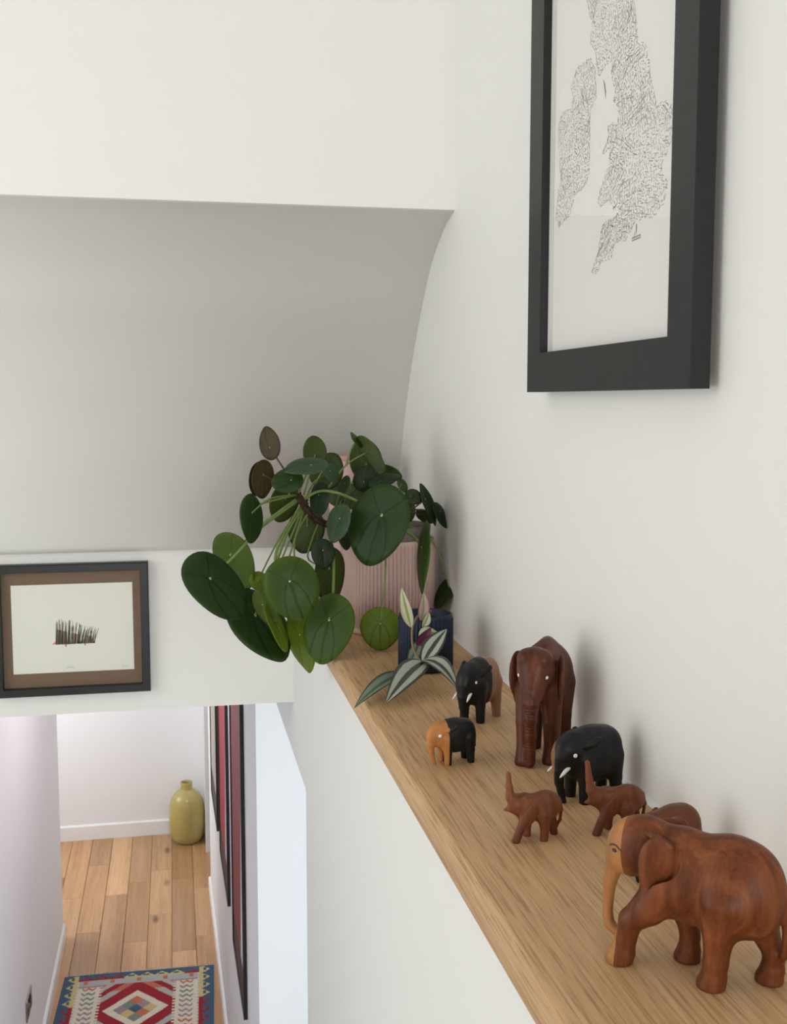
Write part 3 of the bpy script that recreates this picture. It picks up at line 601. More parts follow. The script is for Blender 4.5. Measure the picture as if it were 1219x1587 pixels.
# ---------------------------------------------------------------- kilim
def kilim():
    Wd, Ln = 0.742, 1.45
    t = thing('kilim_rug', 'narrow woven kilim rug with red, cream and blue diamonds on the hall floor', 'rug', (-0.2465, 5.478 - Ln / 2 * 0.9996, 0), R(-1.9))
    nx, ny = 212, 400
    hw = Wd / 2
    u = (np.arange(nx) + 0.5) / nx * 2 - 1; v = (np.arange(ny) + 0.5) / ny * Ln / hw    # v: distance from the far end, in half widths
    U, V = np.meshgrid(u, v); A = np.abs(U)
    pal = {k: np.array(srgb(*c)) for k, c in dict(blue=(70, 92, 112), red=(146, 46, 52), cream=(208, 200, 180), grey=(166, 168, 164), yellow=(190, 174, 122), orange=(184, 108, 82), lilac=(150, 130, 138), green=(120, 132, 120), teal=(70, 100, 112)).items()}
    col = np.zeros((ny, nx, 3)); col[:] = pal['grey']
    def put(mask, k): col[mask] = pal[k]
    P = 1.30                                    # repeat of the central diamond
    dv = (V - 0.95 + P / 2) % P - P / 2
    d = A / 0.40 + np.abs(dv) / 0.43
    put((d < 2.05), 'lilac'); put((d < 1.95), 'grey'); put(d < 1.62, 'red')
    put((np.abs(dv) > 0.47) & (A < 0.45) & (d > 1.62) & (d < 2.0), 'orange')
    put(d < 1.05, 'cream')
    ck = np.floor((U / 0.40 + dv / 0.43) * 2.1 + 50.5) + 2 * np.floor((U / 0.40 - dv / 0.43) * 2.1 + 50.5)
    names = ['blue', 'orange', 'lilac', 'yellow', 'green']
    for i, k in enumerate(names): put((d < 0.72) & (ck.astype(int) % 5 == i), k)
    put((d > 1.95) & (A < 0.5), 'red'); put((d > 2.25) & (A < 0.5), 'grey'); put((d > 2.5) & (A < 0.5), 'orange')
    # combed columns with zigzag letters
    colm = (A > 0.50) & (A < 0.78)
    tooth = 0.035 * (np.floor(V * 28) % 2)
    put((A > 0.50 - tooth) & (A < 0.78 + tooth), 'cream')
    zz = np.abs(((V * 5.2) % 1) - 0.5) * 2
    kk = np.floor(V / 0.42).astype(int)
    for i, k in enumerate(('orange', 'green', 'lilac')):
        put((np.abs((A - 0.64) / 0.09) < 1) & (np.abs((V * 8.5 + 0.45 * np.abs((((A - 0.55) / 0.09) % 1) * 2 - 1)) % 1 - 0.5) < 0.20) & (kk % 3 == i), k)
    put((V < 0.34) & (A < 0.78) & (A > 0.45), 'lilac')
    put((V < 0.30) & (A < 0.78), 'grey'); put((V < 0.26) & (V > 0.18) & (np.abs(np.sin(U * 9)) < 0.25), 'orange')
    # hooked border on blue
    brd = (A > 0.80) | (V < 0.17)
    s = np.where(A > 0.80, V, U * 1.0 + 5); dd = np.where(A > 0.80, (1 - A) / 0.20, V / 0.17)
    ph = (s * 5.0) % 1; tri = np.abs(ph - 0.5) * 2
    put(brd, 'blue')
    fillc = (np.floor(s * 5.0 / 4).astype(int)) % 2
    put(brd & (dd > 0.25 + 0.55 * tri) & (fillc == 0), 'yellow'); put(brd & (dd > 0.25 + 0.55 * tri) & (fillc == 1), 'red')
    put(brd & (dd > 0.50) & (dd < 0.72) & (np.abs(ph - 0.45) < 0.2), 'blue')
    put((A > 0.97) | (V < 0.02), 'blue')
    rs = np.random.RandomState(2); col *= (0.90 + 0.2 * rs.rand(ny, nx, 1)) * (0.94 + 0.12 * (np.arange(ny)[:, None, None] % 2))
    X = np.linspace(-hw, hw, nx + 1); Y = Ln / 2 - np.linspace(0, Ln, ny + 1); GX, GY = np.meshgrid(X, Y)
    Z = 0.0042 + 0.0012 * np.sin(GX * 11) * np.sin(GY * 6.0)
    vs = np.stack([GX, GY, Z], -1).reshape(-1, 3)
    idx = np.arange((nx + 1) * (ny + 1)).reshape(ny + 1, nx + 1)
    q = np.stack([idx[1:, :-1], idx[1:, 1:], idx[:-1, 1:], idx[:-1, :-1]], -1).reshape(-1, 4)
    me = bpy.data.meshes.new('woven_field'); me.vertices.add(len(vs)); me.vertices.foreach_set('co', vs.ravel())
    me.loops.add(q.size); me.loops.foreach_set('vertex_index', q.ravel().astype(np.int32)); me.polygons.add(len(q)); me.polygons.foreach_set('loop_start', np.arange(0, q.size, 4, dtype=np.int32)); me.update(calc_edges=True)
    ca = me.color_attributes.new('weave', 'FLOAT_COLOR', 'CORNER')
    c4 = np.ones((len(q), 4, 4), np.float32); c4[:, :, :3] = col.reshape(-1, 1, 3); ca.data.foreach_set('color', c4.ravel())
    m = NT('kilim_weave'); at = m.n('ShaderNodeVertexColor', layer_name='weave'); m.col(at.outputs[0]).rough(0.95, 0.1)
    m.bump(m.noise(m.coords((200, 700, 1)), 1.0, 2.0), 0.4, 0.001)
    link('woven_field', me, m.m, t)
    box('underside', (-hw, -Ln / 2, 0.0002), (hw, Ln / 2, 0.0022), plain('rug_edge', srgb(60, 80, 100), 0.95), t)
    v, f = [], []; r = random.Random(9)
    for e in (1, -1):
        for i in range(150):
            x = -hw + Wd * (i + r.random()) / 150; L = r.uniform(0.012, 0.034); dx = r.uniform(-0.008, 0.008); b = len(v); y = e * Ln / 2
            for px, py, pz, ww in ((x, y, 0.004, 0.0012), (x + dx * 0.5, y + e * L * 0.5, 0.003, 0.0011), (x + dx, y + e * L, 0.001, 0.0006)):
                v += [(px - ww, py, pz), (px + ww, py, pz), (px, py, pz + 0.0015)]
            for k in (0, 3): f += [(b + k, b + k + 1, b + k + 4, b + k + 3), (b + k + 1, b + k + 2, b + k + 5, b + k + 4), (b + k + 2, b + k, b + k + 3, b + k + 5)]
    tag(link('fringe', mesh('fringe', v, f), plain('wool_fringe', srgb(206, 200, 196), 0.95), t), kind='stuff')
kilim()

# ---------------------------------------------------------------- carved elephants
from mathutils.bvhtree import BVHTree
# bodies are grown as one continuous surface: blended ellipsoids and tapered limbs on a grid, skinned with surface nets
def rot(rx=0, ry=0, rz=0):
    return np.array((Matrix.Rotation(R(rz), 3, 'Z') @ Matrix.Rotation(R(ry), 3, 'Y') @ Matrix.Rotation(R(rx), 3, 'X')).transposed())
def carve(prims, h, lo, hi, scale):
    lo = np.array(lo, float); hi = np.array(hi, float); N = np.ceil((hi - lo) / h).astype(int) + 1
    ax = [lo[i] + h * np.arange(N[i]) for i in range(3)]
    F = np.full(tuple(N), 9.0, np.float32)
    def window(a, b):
        s = [slice(max(0, int((a[i] - lo[i]) / h)), min(N[i], int((b[i] - lo[i]) / h) + 2)) for i in range(3)]
        return tuple(s), np.meshgrid(ax[0][s[0]], ax[1][s[1]], ax[2][s[2]], indexing='ij')
    for p in prims:
        op, k = p.get('op', '+'), p.get('k', 0.3)
        if 'e' in p:
            c, r = np.array(p['e'], float), np.array(p['r'], float); m = max(r) + 1.2 + k
            s, (X, Y, Z) = window(c - m, c + m); q = np.stack([X - c[0], Y - c[1], Z - c[2]])
            if 'rot' in p: q = np.tensordot(rot(*p['rot']), q, 1)
            n = p.get('pow', 2.0)
            k0 = (np.abs(q[0] / r[0]) ** n + np.abs(q[1] / r[1]) ** n + np.abs(q[2] / r[2]) ** n) ** (1 / n) + 1e-6
            g = np.sqrt((q[0] / r[0] ** 2) ** 2 + (q[1] / r[1] ** 2) ** 2 + (q[2] / r[2] ** 2) ** 2) + 1e-6
            D = k0 * (k0 - 1) / g if n == 2.0 else (k0 - 1) * min(r)
            ops = [(s, D)]
        else:
            P, rr = [np.array(a, float) for a in p['c']], p['r']; fy = p.get('fy', 1.0)
            D = None; m = max(rr) * max(1, 1 / fy) + 1.2 + k
            s, (X, Y, Z) = window(np.min(P, 0) - m, np.max(P, 0) + m)
            for i in range(len(P) - 1):
                a, b = P[i], P[i + 1]; d = b - a; t = np.clip(((X - a[0]) * d[0] + (Y - a[1]) * d[1] + (Z - a[2]) * d[2]) / (d @ d), 0, 1)
                ra = rr[i] + (rr[i + 1] - rr[i]) * t
                if 'ring' in p: ra = ra + p['ring'][0] * np.sin((i + t) * p['ring'][1])
                e = np.sqrt((X - a[0] - t * d[0]) ** 2 + ((Y - a[1] - t * d[1]) * fy) ** 2 + (Z - a[2] - t * d[2]) ** 2) - ra
                if D is None: D = e
                else:
                    hh = np.clip(0.5 + 0.5 * (D - e) / 0.15, 0, 1); D = D * (1 - hh) + e * hh - 0.15 * hh * (1 - hh)
        G = F[s]
        if op == '+':
            hh = np.clip(0.5 + 0.5 * (G - D) / k, 0, 1); F[s] = G * (1 - hh) + D * hh - k * hh * (1 - hh)
        else:
            hh = np.clip(0.5 - 0.5 * (G + D) / k, 0, 1); F[s] = G * (1 - hh) - D * hh + k * hh * (1 - hh)
    F = np.maximum(F, (-ax[2])[None, None, :].astype(np.float32))
    F[0] = F[-1] = 1; F[:, 0] = F[:, -1] = 1; F[:, :, 0] = 1; F[:, :, -1] = 1
    # surface nets
    n = np.array(F.shape) - 1; I = F < 0
    acc = np.zeros(tuple(n) + (3,), np.float32); cnt = np.zeros(tuple(n), np.float32)
    for a in range(3):
        b, c = [i for i in range(3) if i != a]
        for ob in (0, 1):
            for oc in (0, 1):
                s0 = [0] * 3; s0[b] = ob; s0[c] = oc; s1 = list(s0); s1[a] = 1
                A = F[tuple(slice(s0[i], s0[i] + n[i]) for i in range(3))]; B = F[tuple(slice(s1[i], s1[i] + n[i]) for i in range(3))]
                x = (A < 0) != (B < 0); t = np.where(x, A / np.where(x, A - B, 1), 0)
                pos = np.zeros(3); acc[..., a] += t; acc[..., b] += x * ob; acc[..., c] += x * oc; cnt += x
    cell = cnt > 0; ids = -np.ones(tuple(n), np.int64); ids[cell] = np.arange(cell.sum())
    V = (np.argwhere(cell) + acc[cell] / cnt[cell][:, None]) * h + lo
    Q = []
    for a in range(3):
        b, c = (a + 1) % 3, (a + 2) % 3
        sl0 = [slice(1, n[i]) for i in range(3)]; sl0[a] = slice(0, n[a]); sl1 = list(sl0); sl1[a] = slice(1, n[a] + 1)
        A, B = I[tuple(sl0)], I[tuple(sl1)]; w = np.argwhere(A != B); off = np.array([1, 1, 1]); off[a] = 0; w0 = w + off
        def cid(db, dc):
            x = w0.copy(); x[:, b] -= db; x[:, c] -= dc; return ids[x[:, 0], x[:, 1], x[:, 2]]
        q = np.stack([cid(1, 1), cid(0, 1), cid(0, 0), cid(1, 0)], 1); fl = ~A[w[:, 0], w[:, 1], w[:, 2]]
        q[fl] = q[fl][:, ::-1]; Q.append(q)
    Q = np.concatenate(Q)
    for _ in range(2):        # light relaxation so that no grid steps show
        s = np.zeros_like(V); d = np.zeros(len(V))
        for i in range(4):
            for j in (1, 3): np.add.at(s, Q[:, i], V[Q[:, (i + j) % 4]]); np.add.at(d, Q[:, i], 1)
        nv = s / np.maximum(d, 1)[:, None]; V = V * 0.55 + nv * 0.45
    V = V * np.array(scale) * 0.01
    V[:, 2] = np.maximum(V[:, 2], 0)
    me = bpy.data.meshes.new('body'); me.vertices.add(len(V)); me.vertices.foreach_set('co', V.astype(np.float32).ravel())
    me.loops.add(Q.size); me.loops.foreach_set('vertex_index', Q.astype(np.int32).ravel()); me.polygons.add(len(Q))
    me.polygons.foreach_set('loop_start', np.arange(0, Q.size, 4, dtype=np.int32)); me.update(calc_edges=True); me.validate()
    return me

def elephant(prims, h, lo, hi, m, label, loc, heading, scale=(1, 1, 1), eyes=(), tusks=(), eye_r=0.17, almond=False):
    t = thing('carved_elephant', label, 'elephant figurine', (loc[0], loc[1], SH), R(heading), 'carved wooden elephants on the ledge')
    me = carve(prims, h, lo, hi, scale); link('body', me, m, t, True)
    bvh = BVHTree.FromPolygons([v.co for v in me.vertices], [p.vertices for p in me.polygons])
    for e in eyes:                       # small inlaid discs; e = centre, outward normal
        c, nrm = Vector(e[0]), Vector(e[1]).normalized(); S3 = Vector(scale)
        hp, hn, _, _ = bvh.ray_cast(Vector((c.x * S3.x, (c.y + math.copysign(4, c.y)) * S3.y, c.z * S3.z)) * 0.01, Vector((0, -math.copysign(1, c.y), 0)))
        if hp is None: continue
        c = Vector([hp[i] * 100 / S3[i] for i in range(3)]); nrm = hn
        bm = bmesh.new(); bmesh.ops.create_uvsphere(bm, u_segments=14, v_segments=8, radius=1)
        q = nrm.to_track_quat('Z', 'Y').to_matrix().to_4x4()
        S = Matrix.Diagonal((scale[0], scale[1], scale[2], 1))
        bmesh.ops.transform(bm, matrix=Matrix.Scale(0.01, 4) @ S @ Matrix.Translation(c) @ q @ Matrix.Diagonal((eye_r, eye_r * (0.55 if almond else 1), eye_r * 0.45, 1)), verts=bm.verts)
        bm_obj('eye', bm, M['dark_eye'] if almond else M['ivory'], t, True)
        if almond:                       # carved brow line over the eye
            pts = []
            for k in range(6):
                u = k / 5; qx, qz = e[0][0] + 0.42 - 1.0 * u, e[0][2] + 0.10 + 0.30 * math.sin(math.pi * min(1, u * 0.9 + 0.1)) 
                hp, hn, _, _ = bvh.ray_cast(Vector((qx, math.copysign(4, e[0][1]), qz)) * 0.01, Vector((0, -math.copysign(1, e[0][1]), 0)))
                if hp is not None: pts.append(hp + hn * 0.0001)
            if len(pts) > 2: tube('brow', pts, [0.0003] + [0.0006] * (len(pts) - 2) + [0.0003], M['dark_eye'], t, 6, 2)
    for a, b, r in tusks:
        S = Vector(scale); pts = [Vector(a), Vector(a).lerp(Vector(b), 0.3), Vector(a).lerp(Vector(b), 0.7), Vector(b)]
        pts = [Vector((p.x * S.x, p.y * S.y, p.z * S.z)) * 0.01 for p in pts]
        tube('tusk', pts, [0.01 * r * 0.75 * S.x, 0.01 * r * S.x, 0.01 * r * 0.75 * S.x, 0.01 * r * 0.22 * S.x], M['ivory'], t, 8, 3)
    return t

def both(p):
    out = []
    for s in (1, -1):
        q = dict(p)
        if 'e' in q: q['e'] = (q['e'][0], s * q['e'][1], q['e'][2])
        else: q['c'] = [(a[0], s * a[1], a[2]) for a in q['c']]
        if 'rot' in q and s < 0: q['rot'] = (-q['rot'][0], q['rot'][1], -q['rot'][2])
        out.append(q)
    return out

# the large walking elephant (cm; x forward, y to its left, z up)
BIG = [
    dict(e=(-2.0, 0, 6.35), r=(3.15, 2.25, 3.30)), dict(e=(-3.3, 0, 6.2), r=(1.95, 2.0, 2.9), k=0.6),
    dict(e=(0.6, 0, 6.2), r=(2.7, 2.1, 3.0), k=0.9), dict(e=(1.4, 0, 7.0), r=(2.3, 1.7, 2.5), k=0.7),
    dict(e=(3.6, 0, 7.75), r=(2.2, 1.50, 2.05), k=0.6), dict(e=(4.5, 0, 7.6), r=(1.75, 1.25, 1.75), k=0.5),
    dict(e=(5.30, 0, 6.75), r=(1.10, 0.98, 1.22), k=0.35, rot=(0, -14, 0)),
    dict(c=[(5.75, 0, 6.0), (6.08, 0, 4.8), (6.2, 0, 3.4), (6.18, 0.02, 2.3), (6.0, 0.08, 1.75), (5.45, 0.3, 1.5)], r=[0.62, 0.46, 0.36, 0.34, 0.37, 0.34], k=0.22),
    dict(e=(4.35, 0, 6.1), r=(0.85, 0.62, 0.55), k=0.3, rot=(0, 35, 0)),
    # legs
    dict(c=[(1.9, 0.95, 5.6), (3.0, 1.15, 4.1), (4.1, 1.3, 3.05), (4.45, 1.3, 1.7)], r=[1.55, 1.12, 0.82, 0.66], k=0.7),
    dict(c=[(4.45, 1.3, 1.7), (4.62, 1.3, 0.75), (4.85, 1.3, 0.25)], r=[0.66, 0.80, 0.95], k=0.3),
    dict(c=[(1.6, -1.1, 5.0), (1.15, -1.25, 3.0), (0.95, -1.3, 1.7)], r=[1.3, 0.85, 0.62], k=0.6),
    dict(c=[(0.95, -1.3, 1.7), (1.0, -1.3, 0.7), (1.1, -1.3, 0.2)], r=[0.62, 0.76, 0.90], k=0.3),
    dict(c=[(-1.9, 1.15, 5.6), (-1.6, 1.3, 3.7), (-1.45, 1.32, 1.7)], r=[1.75, 1.02, 0.76], k=0.7),
    dict(c=[(-1.45, 1.32, 1.7), (-1.35, 1.32, 0.7), (-1.22, 1.32, 0.2)], r=[0.76, 0.82, 0.95], k=0.3),
    dict(c=[(-3.5, -1.0, 5.4), (-3.75, -1.25, 3.4), (-4.45, -1.3, 1.9)], r=[1.6, 0.95, 0.66], k=0.7),
    dict(c=[(-4.45, -1.3, 1.9), (-4.35, -1.3, 0.8), (-4.2, -1.3, 0.2)], r=[0.66, 0.76, 0.92], k=0.3),
    dict(c=[(-4.7, 0, 7.6), (-5.22, -0.05, 6.0), (-5.36, -0.2, 4.2), (-5.26, -0.5, 2.4), (-4.9, -0.9, 1.7)], r=[0.42, 0.33, 0.26, 0.25, 0.25], k=0.18),
] + both(dict(e=(2.20, 2.05, 7.5), r=(1.34, 0.42, 2.05), k=0.12, rot=(-8, -12, 10), op='-')) + both(dict(e=(2.35, 1.80, 7.6), r=(1.18, 0.36, 1.80), k=0.07, rot=(-8, -12, 10))) + both(dict(e=(2.80, 1.72, 6.1), r=(0.66, 0.32, 1.20), k=0.12, rot=(-4, 16, 10))) \
  + both(dict(c=[(3.25, 1.30, 9.15), (2.4, 1.62, 9.05), (1.45, 1.80, 8.75)], r=[0.16, 0.26, 0.18], k=0.25)) \
  + both(dict(c=[(5.75, 1.10, 7.35), (5.30, 1.28, 7.62), (4.85, 1.42, 7.58)], r=[0.06, 0.10, 0.05], k=0.06, op='-')) \
  + both(dict(c=[(5.65, 1.12, 7.18), (5.30, 1.26, 7.2)], r=[0.09, 0.06], k=0.06, op='-')) \
  + both(dict(c=[(5.95, 0.80, 5.55), (5.5, 0.98, 5.42), (4.95, 0.86, 5.75)], r=[0.05, 0.09, 0.07], k=0.08, op='-')) \
  + both(dict(c=[(-0.55, 2.05, 7.6), (-0.30, 2.35, 6.2), (-0.55, 2.3, 4.8)], r=[0.05, 0.16, 0.10], k=0.5, op='-'))
BIG_M = teak('walnut_brown_teak', BR, BRD, BRL, TAN, 0.0492)
elephant(BIG, 0.085, (-6.4, -3.2, -0.3), (7.3, 3.2, 10.6), BIG_M, 'large brown walking elephant with pale face and trunk, nearest on the ledge', (0.327, 0.627), 137, eyes=[((5.42, 1, 7.42), (0, 1, 0)), ((5.42, -1, 7.42), (0, -1, 0))], eye_r=0.22, almond=True)

# two small walking calves with raised trunks
def raised(tip, lean):
    return [
        dict(e=(-0.95, 0, 2.85), r=(1.45, 0.92, 1.30)), dict(e=(0.45, 0, 2.70), r=(1.25, 0.88, 1.22), k=0.4),
        dict(e=(1.25, 0, 3.05), r=(0.95, 0.72, 0.90), k=0.3),
        dict(c=[(1.55, 0, 3.2), (2.05, 0, 3.75), (2.18 + lean * 0.3, 0, 4.7), (2.20 + lean, 0, tip)], r=[0.68, 0.42, 0.28, 0.21], k=0.3),
        dict(c=[(1.7, 0, 2.75), (2.5, 0, 2.66)], r=[0.45, 0.13], k=0.25),
        dict(c=[(0.6, 0.45, 2.3), (1.35, 0.62, 1.1), (1.72, 0.66, 0.15)], r=[0.62, 0.34, 0.36], k=0.3),
        dict(c=[(0.35, -0.45, 2.2), (0.35, -0.62, 1.0), (0.42, -0.64, 0.15)], r=[0.60, 0.30, 0.36], k=0.3),
        dict(c=[(-0.75, 0.5, 2.3), (-0.80, 0.62, 1.0), (-0.72, 0.64, 0.15)], r=[0.72, 0.38, 0.36], k=0.3),
        dict(c=[(-1.45, -0.45, 2.4), (-1.75, -0.60, 1.2), (-2.0, -0.62, 0.15)], r=[0.70, 0.42, 0.34], k=0.3),
        dict(c=[(-2.15, 0, 3.3), (-2.42, -0.05, 2.4), (-2.40, -0.25, 1.4), (-2.15, -0.45, 0.8)], r=[0.22, 0.15, 0.12, 0.15], k=0.10),
    ] + both(dict(e=(0.38, 1.10, 2.5), r=(0.66, 0.22, 1.12), k=0.07, rot=(-5, -10, 10), op='-')) + both(dict(e=(0.45, 0.96, 2.55), r=(0.52, 0.18, 0.98), k=0.05, rot=(-5, -10, 10))) \
      + both(dict(c=[(1.35, 0.66, 3.0), (1.65, 0.60, 2.92)], r=[0.05, 0.03], k=0.04, op='-')) \
      + both(dict(e=(0.75, 0.42, 3.78), r=(0.42, 0.16, 0.14), k=0.1))
UP_M = teak('reddish_teak', srgb(108, 60, 36), srgb(72, 38, 22), srgb(132, 80, 52))
elephant(raised(5.75, 0.06), 0.055, (-3, -1.6, -0.2), (3.1, 1.6, 6.3), UP_M, 'tiny brown elephant with straight raised trunk, at the open edge of the ledge', (0.2925, 0.8575), 178)
elephant(raised(6.15, 0.22), 0.055, (-3, -1.6, -0.2), (3.3, 1.6, 6.8), UP_M, 'tiny brown elephant with raised trunk, in front of the black tusked elephant by the wall', (0.3665, 0.8585), 174, (1.06, 1.05, 1.0))

# blocky ebony elephants with hanging trunks and inlaid eyes
def ebony(hump=0.0, trunk_in=0.0):
    return [
        dict(e=(-1.5, 0, 4.25 + hump * 0.3), r=(2.15, 1.65, 2.55 + hump * 0.4), pow=2.5), dict(e=(0.2, 0, 4.25), r=(2.6, 1.62, 2.60), k=0.8),
        dict(e=(1.8, 0, 4.85), r=(1.55, 1.32, 1.85), k=0.6), dict(e=(2.55, 0, 4.65), r=(1.18, 1.02, 1.5), k=0.5),
        dict(c=[(2.95, 0, 4.3), (3.22, 0, 3.2), (3.12, 0, 2.1), (2.92 - trunk_in, 0.04, 1.1), (2.62 - trunk_in * 1.6, 0.10, 0.16)], r=[0.85, 0.58, 0.44, 0.34, 0.26], k=0.4),
        dict(e=(1.95, 0, 3.3), r=(0.72, 0.62, 0.55), k=0.3),
    ] + both(dict(c=[(0.95, 0.98, 4.0), (0.98, 1.08, 2.0), (1.0, 1.12, 0.1)], r=[0.85, 0.60, 0.52], k=0.35)) \
      + both(dict(c=[(-2.35, 0.95, 4.0), (-2.55, 1.06, 2.0), (-2.60, 1.10, 0.1)], r=[1.0, 0.62, 0.52], k=0.35)) \
      + both(dict(e=(0.70, 1.58, 5.72), r=(0.95, 0.32, 0.40), k=0.06, rot=(20, 16, -16))) \
      + both(dict(e=(0.22, 1.72, 6.0), r=(0.55, 0.30, 0.34), k=0.06, rot=(10, 30, -20))) \
      + both(dict(c=[(0.0, 1.95, 5.55), (0.9, 1.80, 5.36)], r=[0.05, 0.04], k=0.05, op='-')) \
      + both(dict(c=[(0.1, 1.80, 5.16), (0.9, 1.72, 5.05)], r=[0.05, 0.04], k=0.05, op='-')) \
      + [dict(c=[(-3.5, 0, 4.9), (-3.72, 0, 3.6), (-3.66, 0.05, 2.2)], r=[0.22, 0.16, 0.20], k=0.12)]
EYES = [((2.30, 1.16, 4.78), (0.45, 1, 0.1)), ((2.30, -1.16, 4.78), (0.45, -1, 0.1))]
TUSK = [((2.30, 0.72, 3.78), (3.75, 0.98, 2.85), 0.22), ((2.30, -0.72, 3.78), (3.75, -0.98, 2.85), 0.22)]
LOB, HIB = (-4.4, -2.4, -0.3), (4.2, 2.4, 7.6)
elephant(ebony(), 0.085, LOB, HIB, teak('ebony_pale_brow', EB, EBD, EBL, srgb(140, 100, 66), 0.0364, rough=0.34, slant=0.85), 'stout black elephant with one long white tusk, against the wall behind a raised trunk calf', (0.371, 0.9385), 196, (1, 1, 1), EYES, TUSK, 0.20)
elephant(ebony(), 0.085, LOB, HIB, teak('ebony_brown_rump', EB, EBD, EBL, srgb(150, 112, 84), -0.0055, rough=0.34, side=-1), 'black elephant with brown hindquarters and two white tusks, beside the navy pot', (0.3395, 1.2040), 221, (0.95, 1.0, 1.05), EYES, TUSK)
elephant(ebony(), 0.085, LOB, HIB, teak('ebony_tan_face', EB, EBD, EBL, srgb(178, 118, 66), 0.0073, rough=0.38), 'smallest black elephant with orange tan face, by the open edge of the ledge', (0.2727, 1.0625), 190, (0.72, 0.70, 0.665), EYES, (), 0.24)
elephant(ebony(0.5, -0.3), 0.085, LOB, HIB, teak('ebony_red_rump', EB, EBD, EBL, DKL, 0.0205, rough=0.4, side=-1), 'brown backed elephant mostly hidden behind the large walking elephant', (0.3690, 0.7650), 190, (0.80, 0.80, 0.80), EYES)

# the tall dark elephant
zz = [6.6, 5.6, 4.6, 3.6, 2.6, 1.6, 0.9, 0.35]
TALL = [
    dict(e=(-1.6, 0, 8.0), r=(3.1, 2.75, 3.15)), dict(e=(0.6, 0, 7.9), r=(2.8, 2.45, 3.0), k=0.8), dict(e=(-1.2, 0, 10.5), r=(1.9, 0.65, 1.15), k=0.9),
    dict(e=(3.1, 0, 9.3), r=(1.9, 1.98, 2.2), k=0.5), dict(e=(3.9, 0, 8.0), r=(1.35, 1.35, 1.9), k=0.5),
    dict(c=[(4.3, 0, 7.6), (4.9, 0, 6.5), (5.0, 0, 5.0), (4.75, -0.05, 3.2), (4.45, -0.12, 1.5), (4.4, -0.15, 0.45)], r=[1.15, 0.86, 0.68, 0.58, 0.55, 0.52], k=0.4, ring=(0.055, 36.0)),
    dict(e=(3.35, 0.0, 6.6), r=(0.9, 0.8, 0.7), k=0.3),
    dict(c=[(2.1, -1.15, 7.0), (2.9, -1.2, 4.0), (3.3, -1.1, 1.6), (3.55, -1.0, 0.3)], r=[1.25, 0.85, 0.74, 0.98], k=0.5),
    dict(c=[(1.7, 1.3, 7.0), (1.95, 1.45, 4.0), (2.0, 1.5, 1.6), (2.25, 1.5, 0.3)], r=[1.25, 0.95, 0.80, 0.95], k=0.5),
    dict(c=[(-2.6, 1.35, 6.8), (-2.9, 1.45, 3.6), (-3.0, 1.5, 0.3)], r=[1.5, 0.95, 0.85], k=0.6),
    dict(c=[(-2.2, -1.35, 6.8), (-2.3, -1.45, 3.6), (-2.2, -1.5, 0.3)], r=[1.5, 0.95, 0.85], k=0.6),
    dict(c=[(-4.4, 0, 8.8), (-4.95, 0, 6.6), (-4.9, 0.1, 4.6)], r=[0.35, 0.25, 0.28], k=0.2),
] + both(dict(e=(3.65, 0.92, 10.5), r=(1.05, 0.90, 0.85), k=0.45)) \
  + both(dict(e=(1.80, 2.25, 8.4), r=(1.45, 0.38, 2.3), k=0.07, rot=(-4, -6, 20))) \
  + both(dict(e=(1.85, 2.18, 6.6), r=(0.8, 0.32, 1.3), k=0.12, rot=(-2, 10, 18))) \
  + both(dict(c=[(2.6, 2.05, 9.9), (1.6, 2.45, 10.0), (0.7, 2.6, 9.6)], r=[0.05, 0.10, 0.05], k=0.08, op='-')) \
  + both(dict(c=[(2.35, 2.25, 9.0), (2.1, 2.72, 8.3), (2.3, 2.55, 7.2)], r=[0.05, 0.20, 0.05], k=0.15, op='-')) \
  + [dict(c=[(5.0, 0, 11.3), (5.2, 0, 9.8)], r=[0.05, 0.22], k=0.3, op='-')] \
  + [dict(c=[(4.95 - 0.05 * i, s * 0.1, 9.1 + 0.0 * i - 0.33 * i), (4.7 - 0.05 * i, s * 0.9, 8.9 - 0.33 * i)], r=[0.05, 0.03], k=0.05, op='-') for i in range(7) for s in (1, -1)]
elephant(TALL, 0.10, (-6, -3.6, -0.3), (6.3, 3.6, 12.3), teak('dark_red_teak', DK, DKD, DKL, rough=0.36), 'tallest elephant, dark brown, with ridged trunk reaching down to the ledge', (0.3715, 1.0655), 237, (1, 1, 1.06),
         [((4.35, 1.42, 8.9), (0.7, 1, 0.1)), ((4.35, -1.42, 8.9), (0.7, -1, 0.1))], (), 0.17)

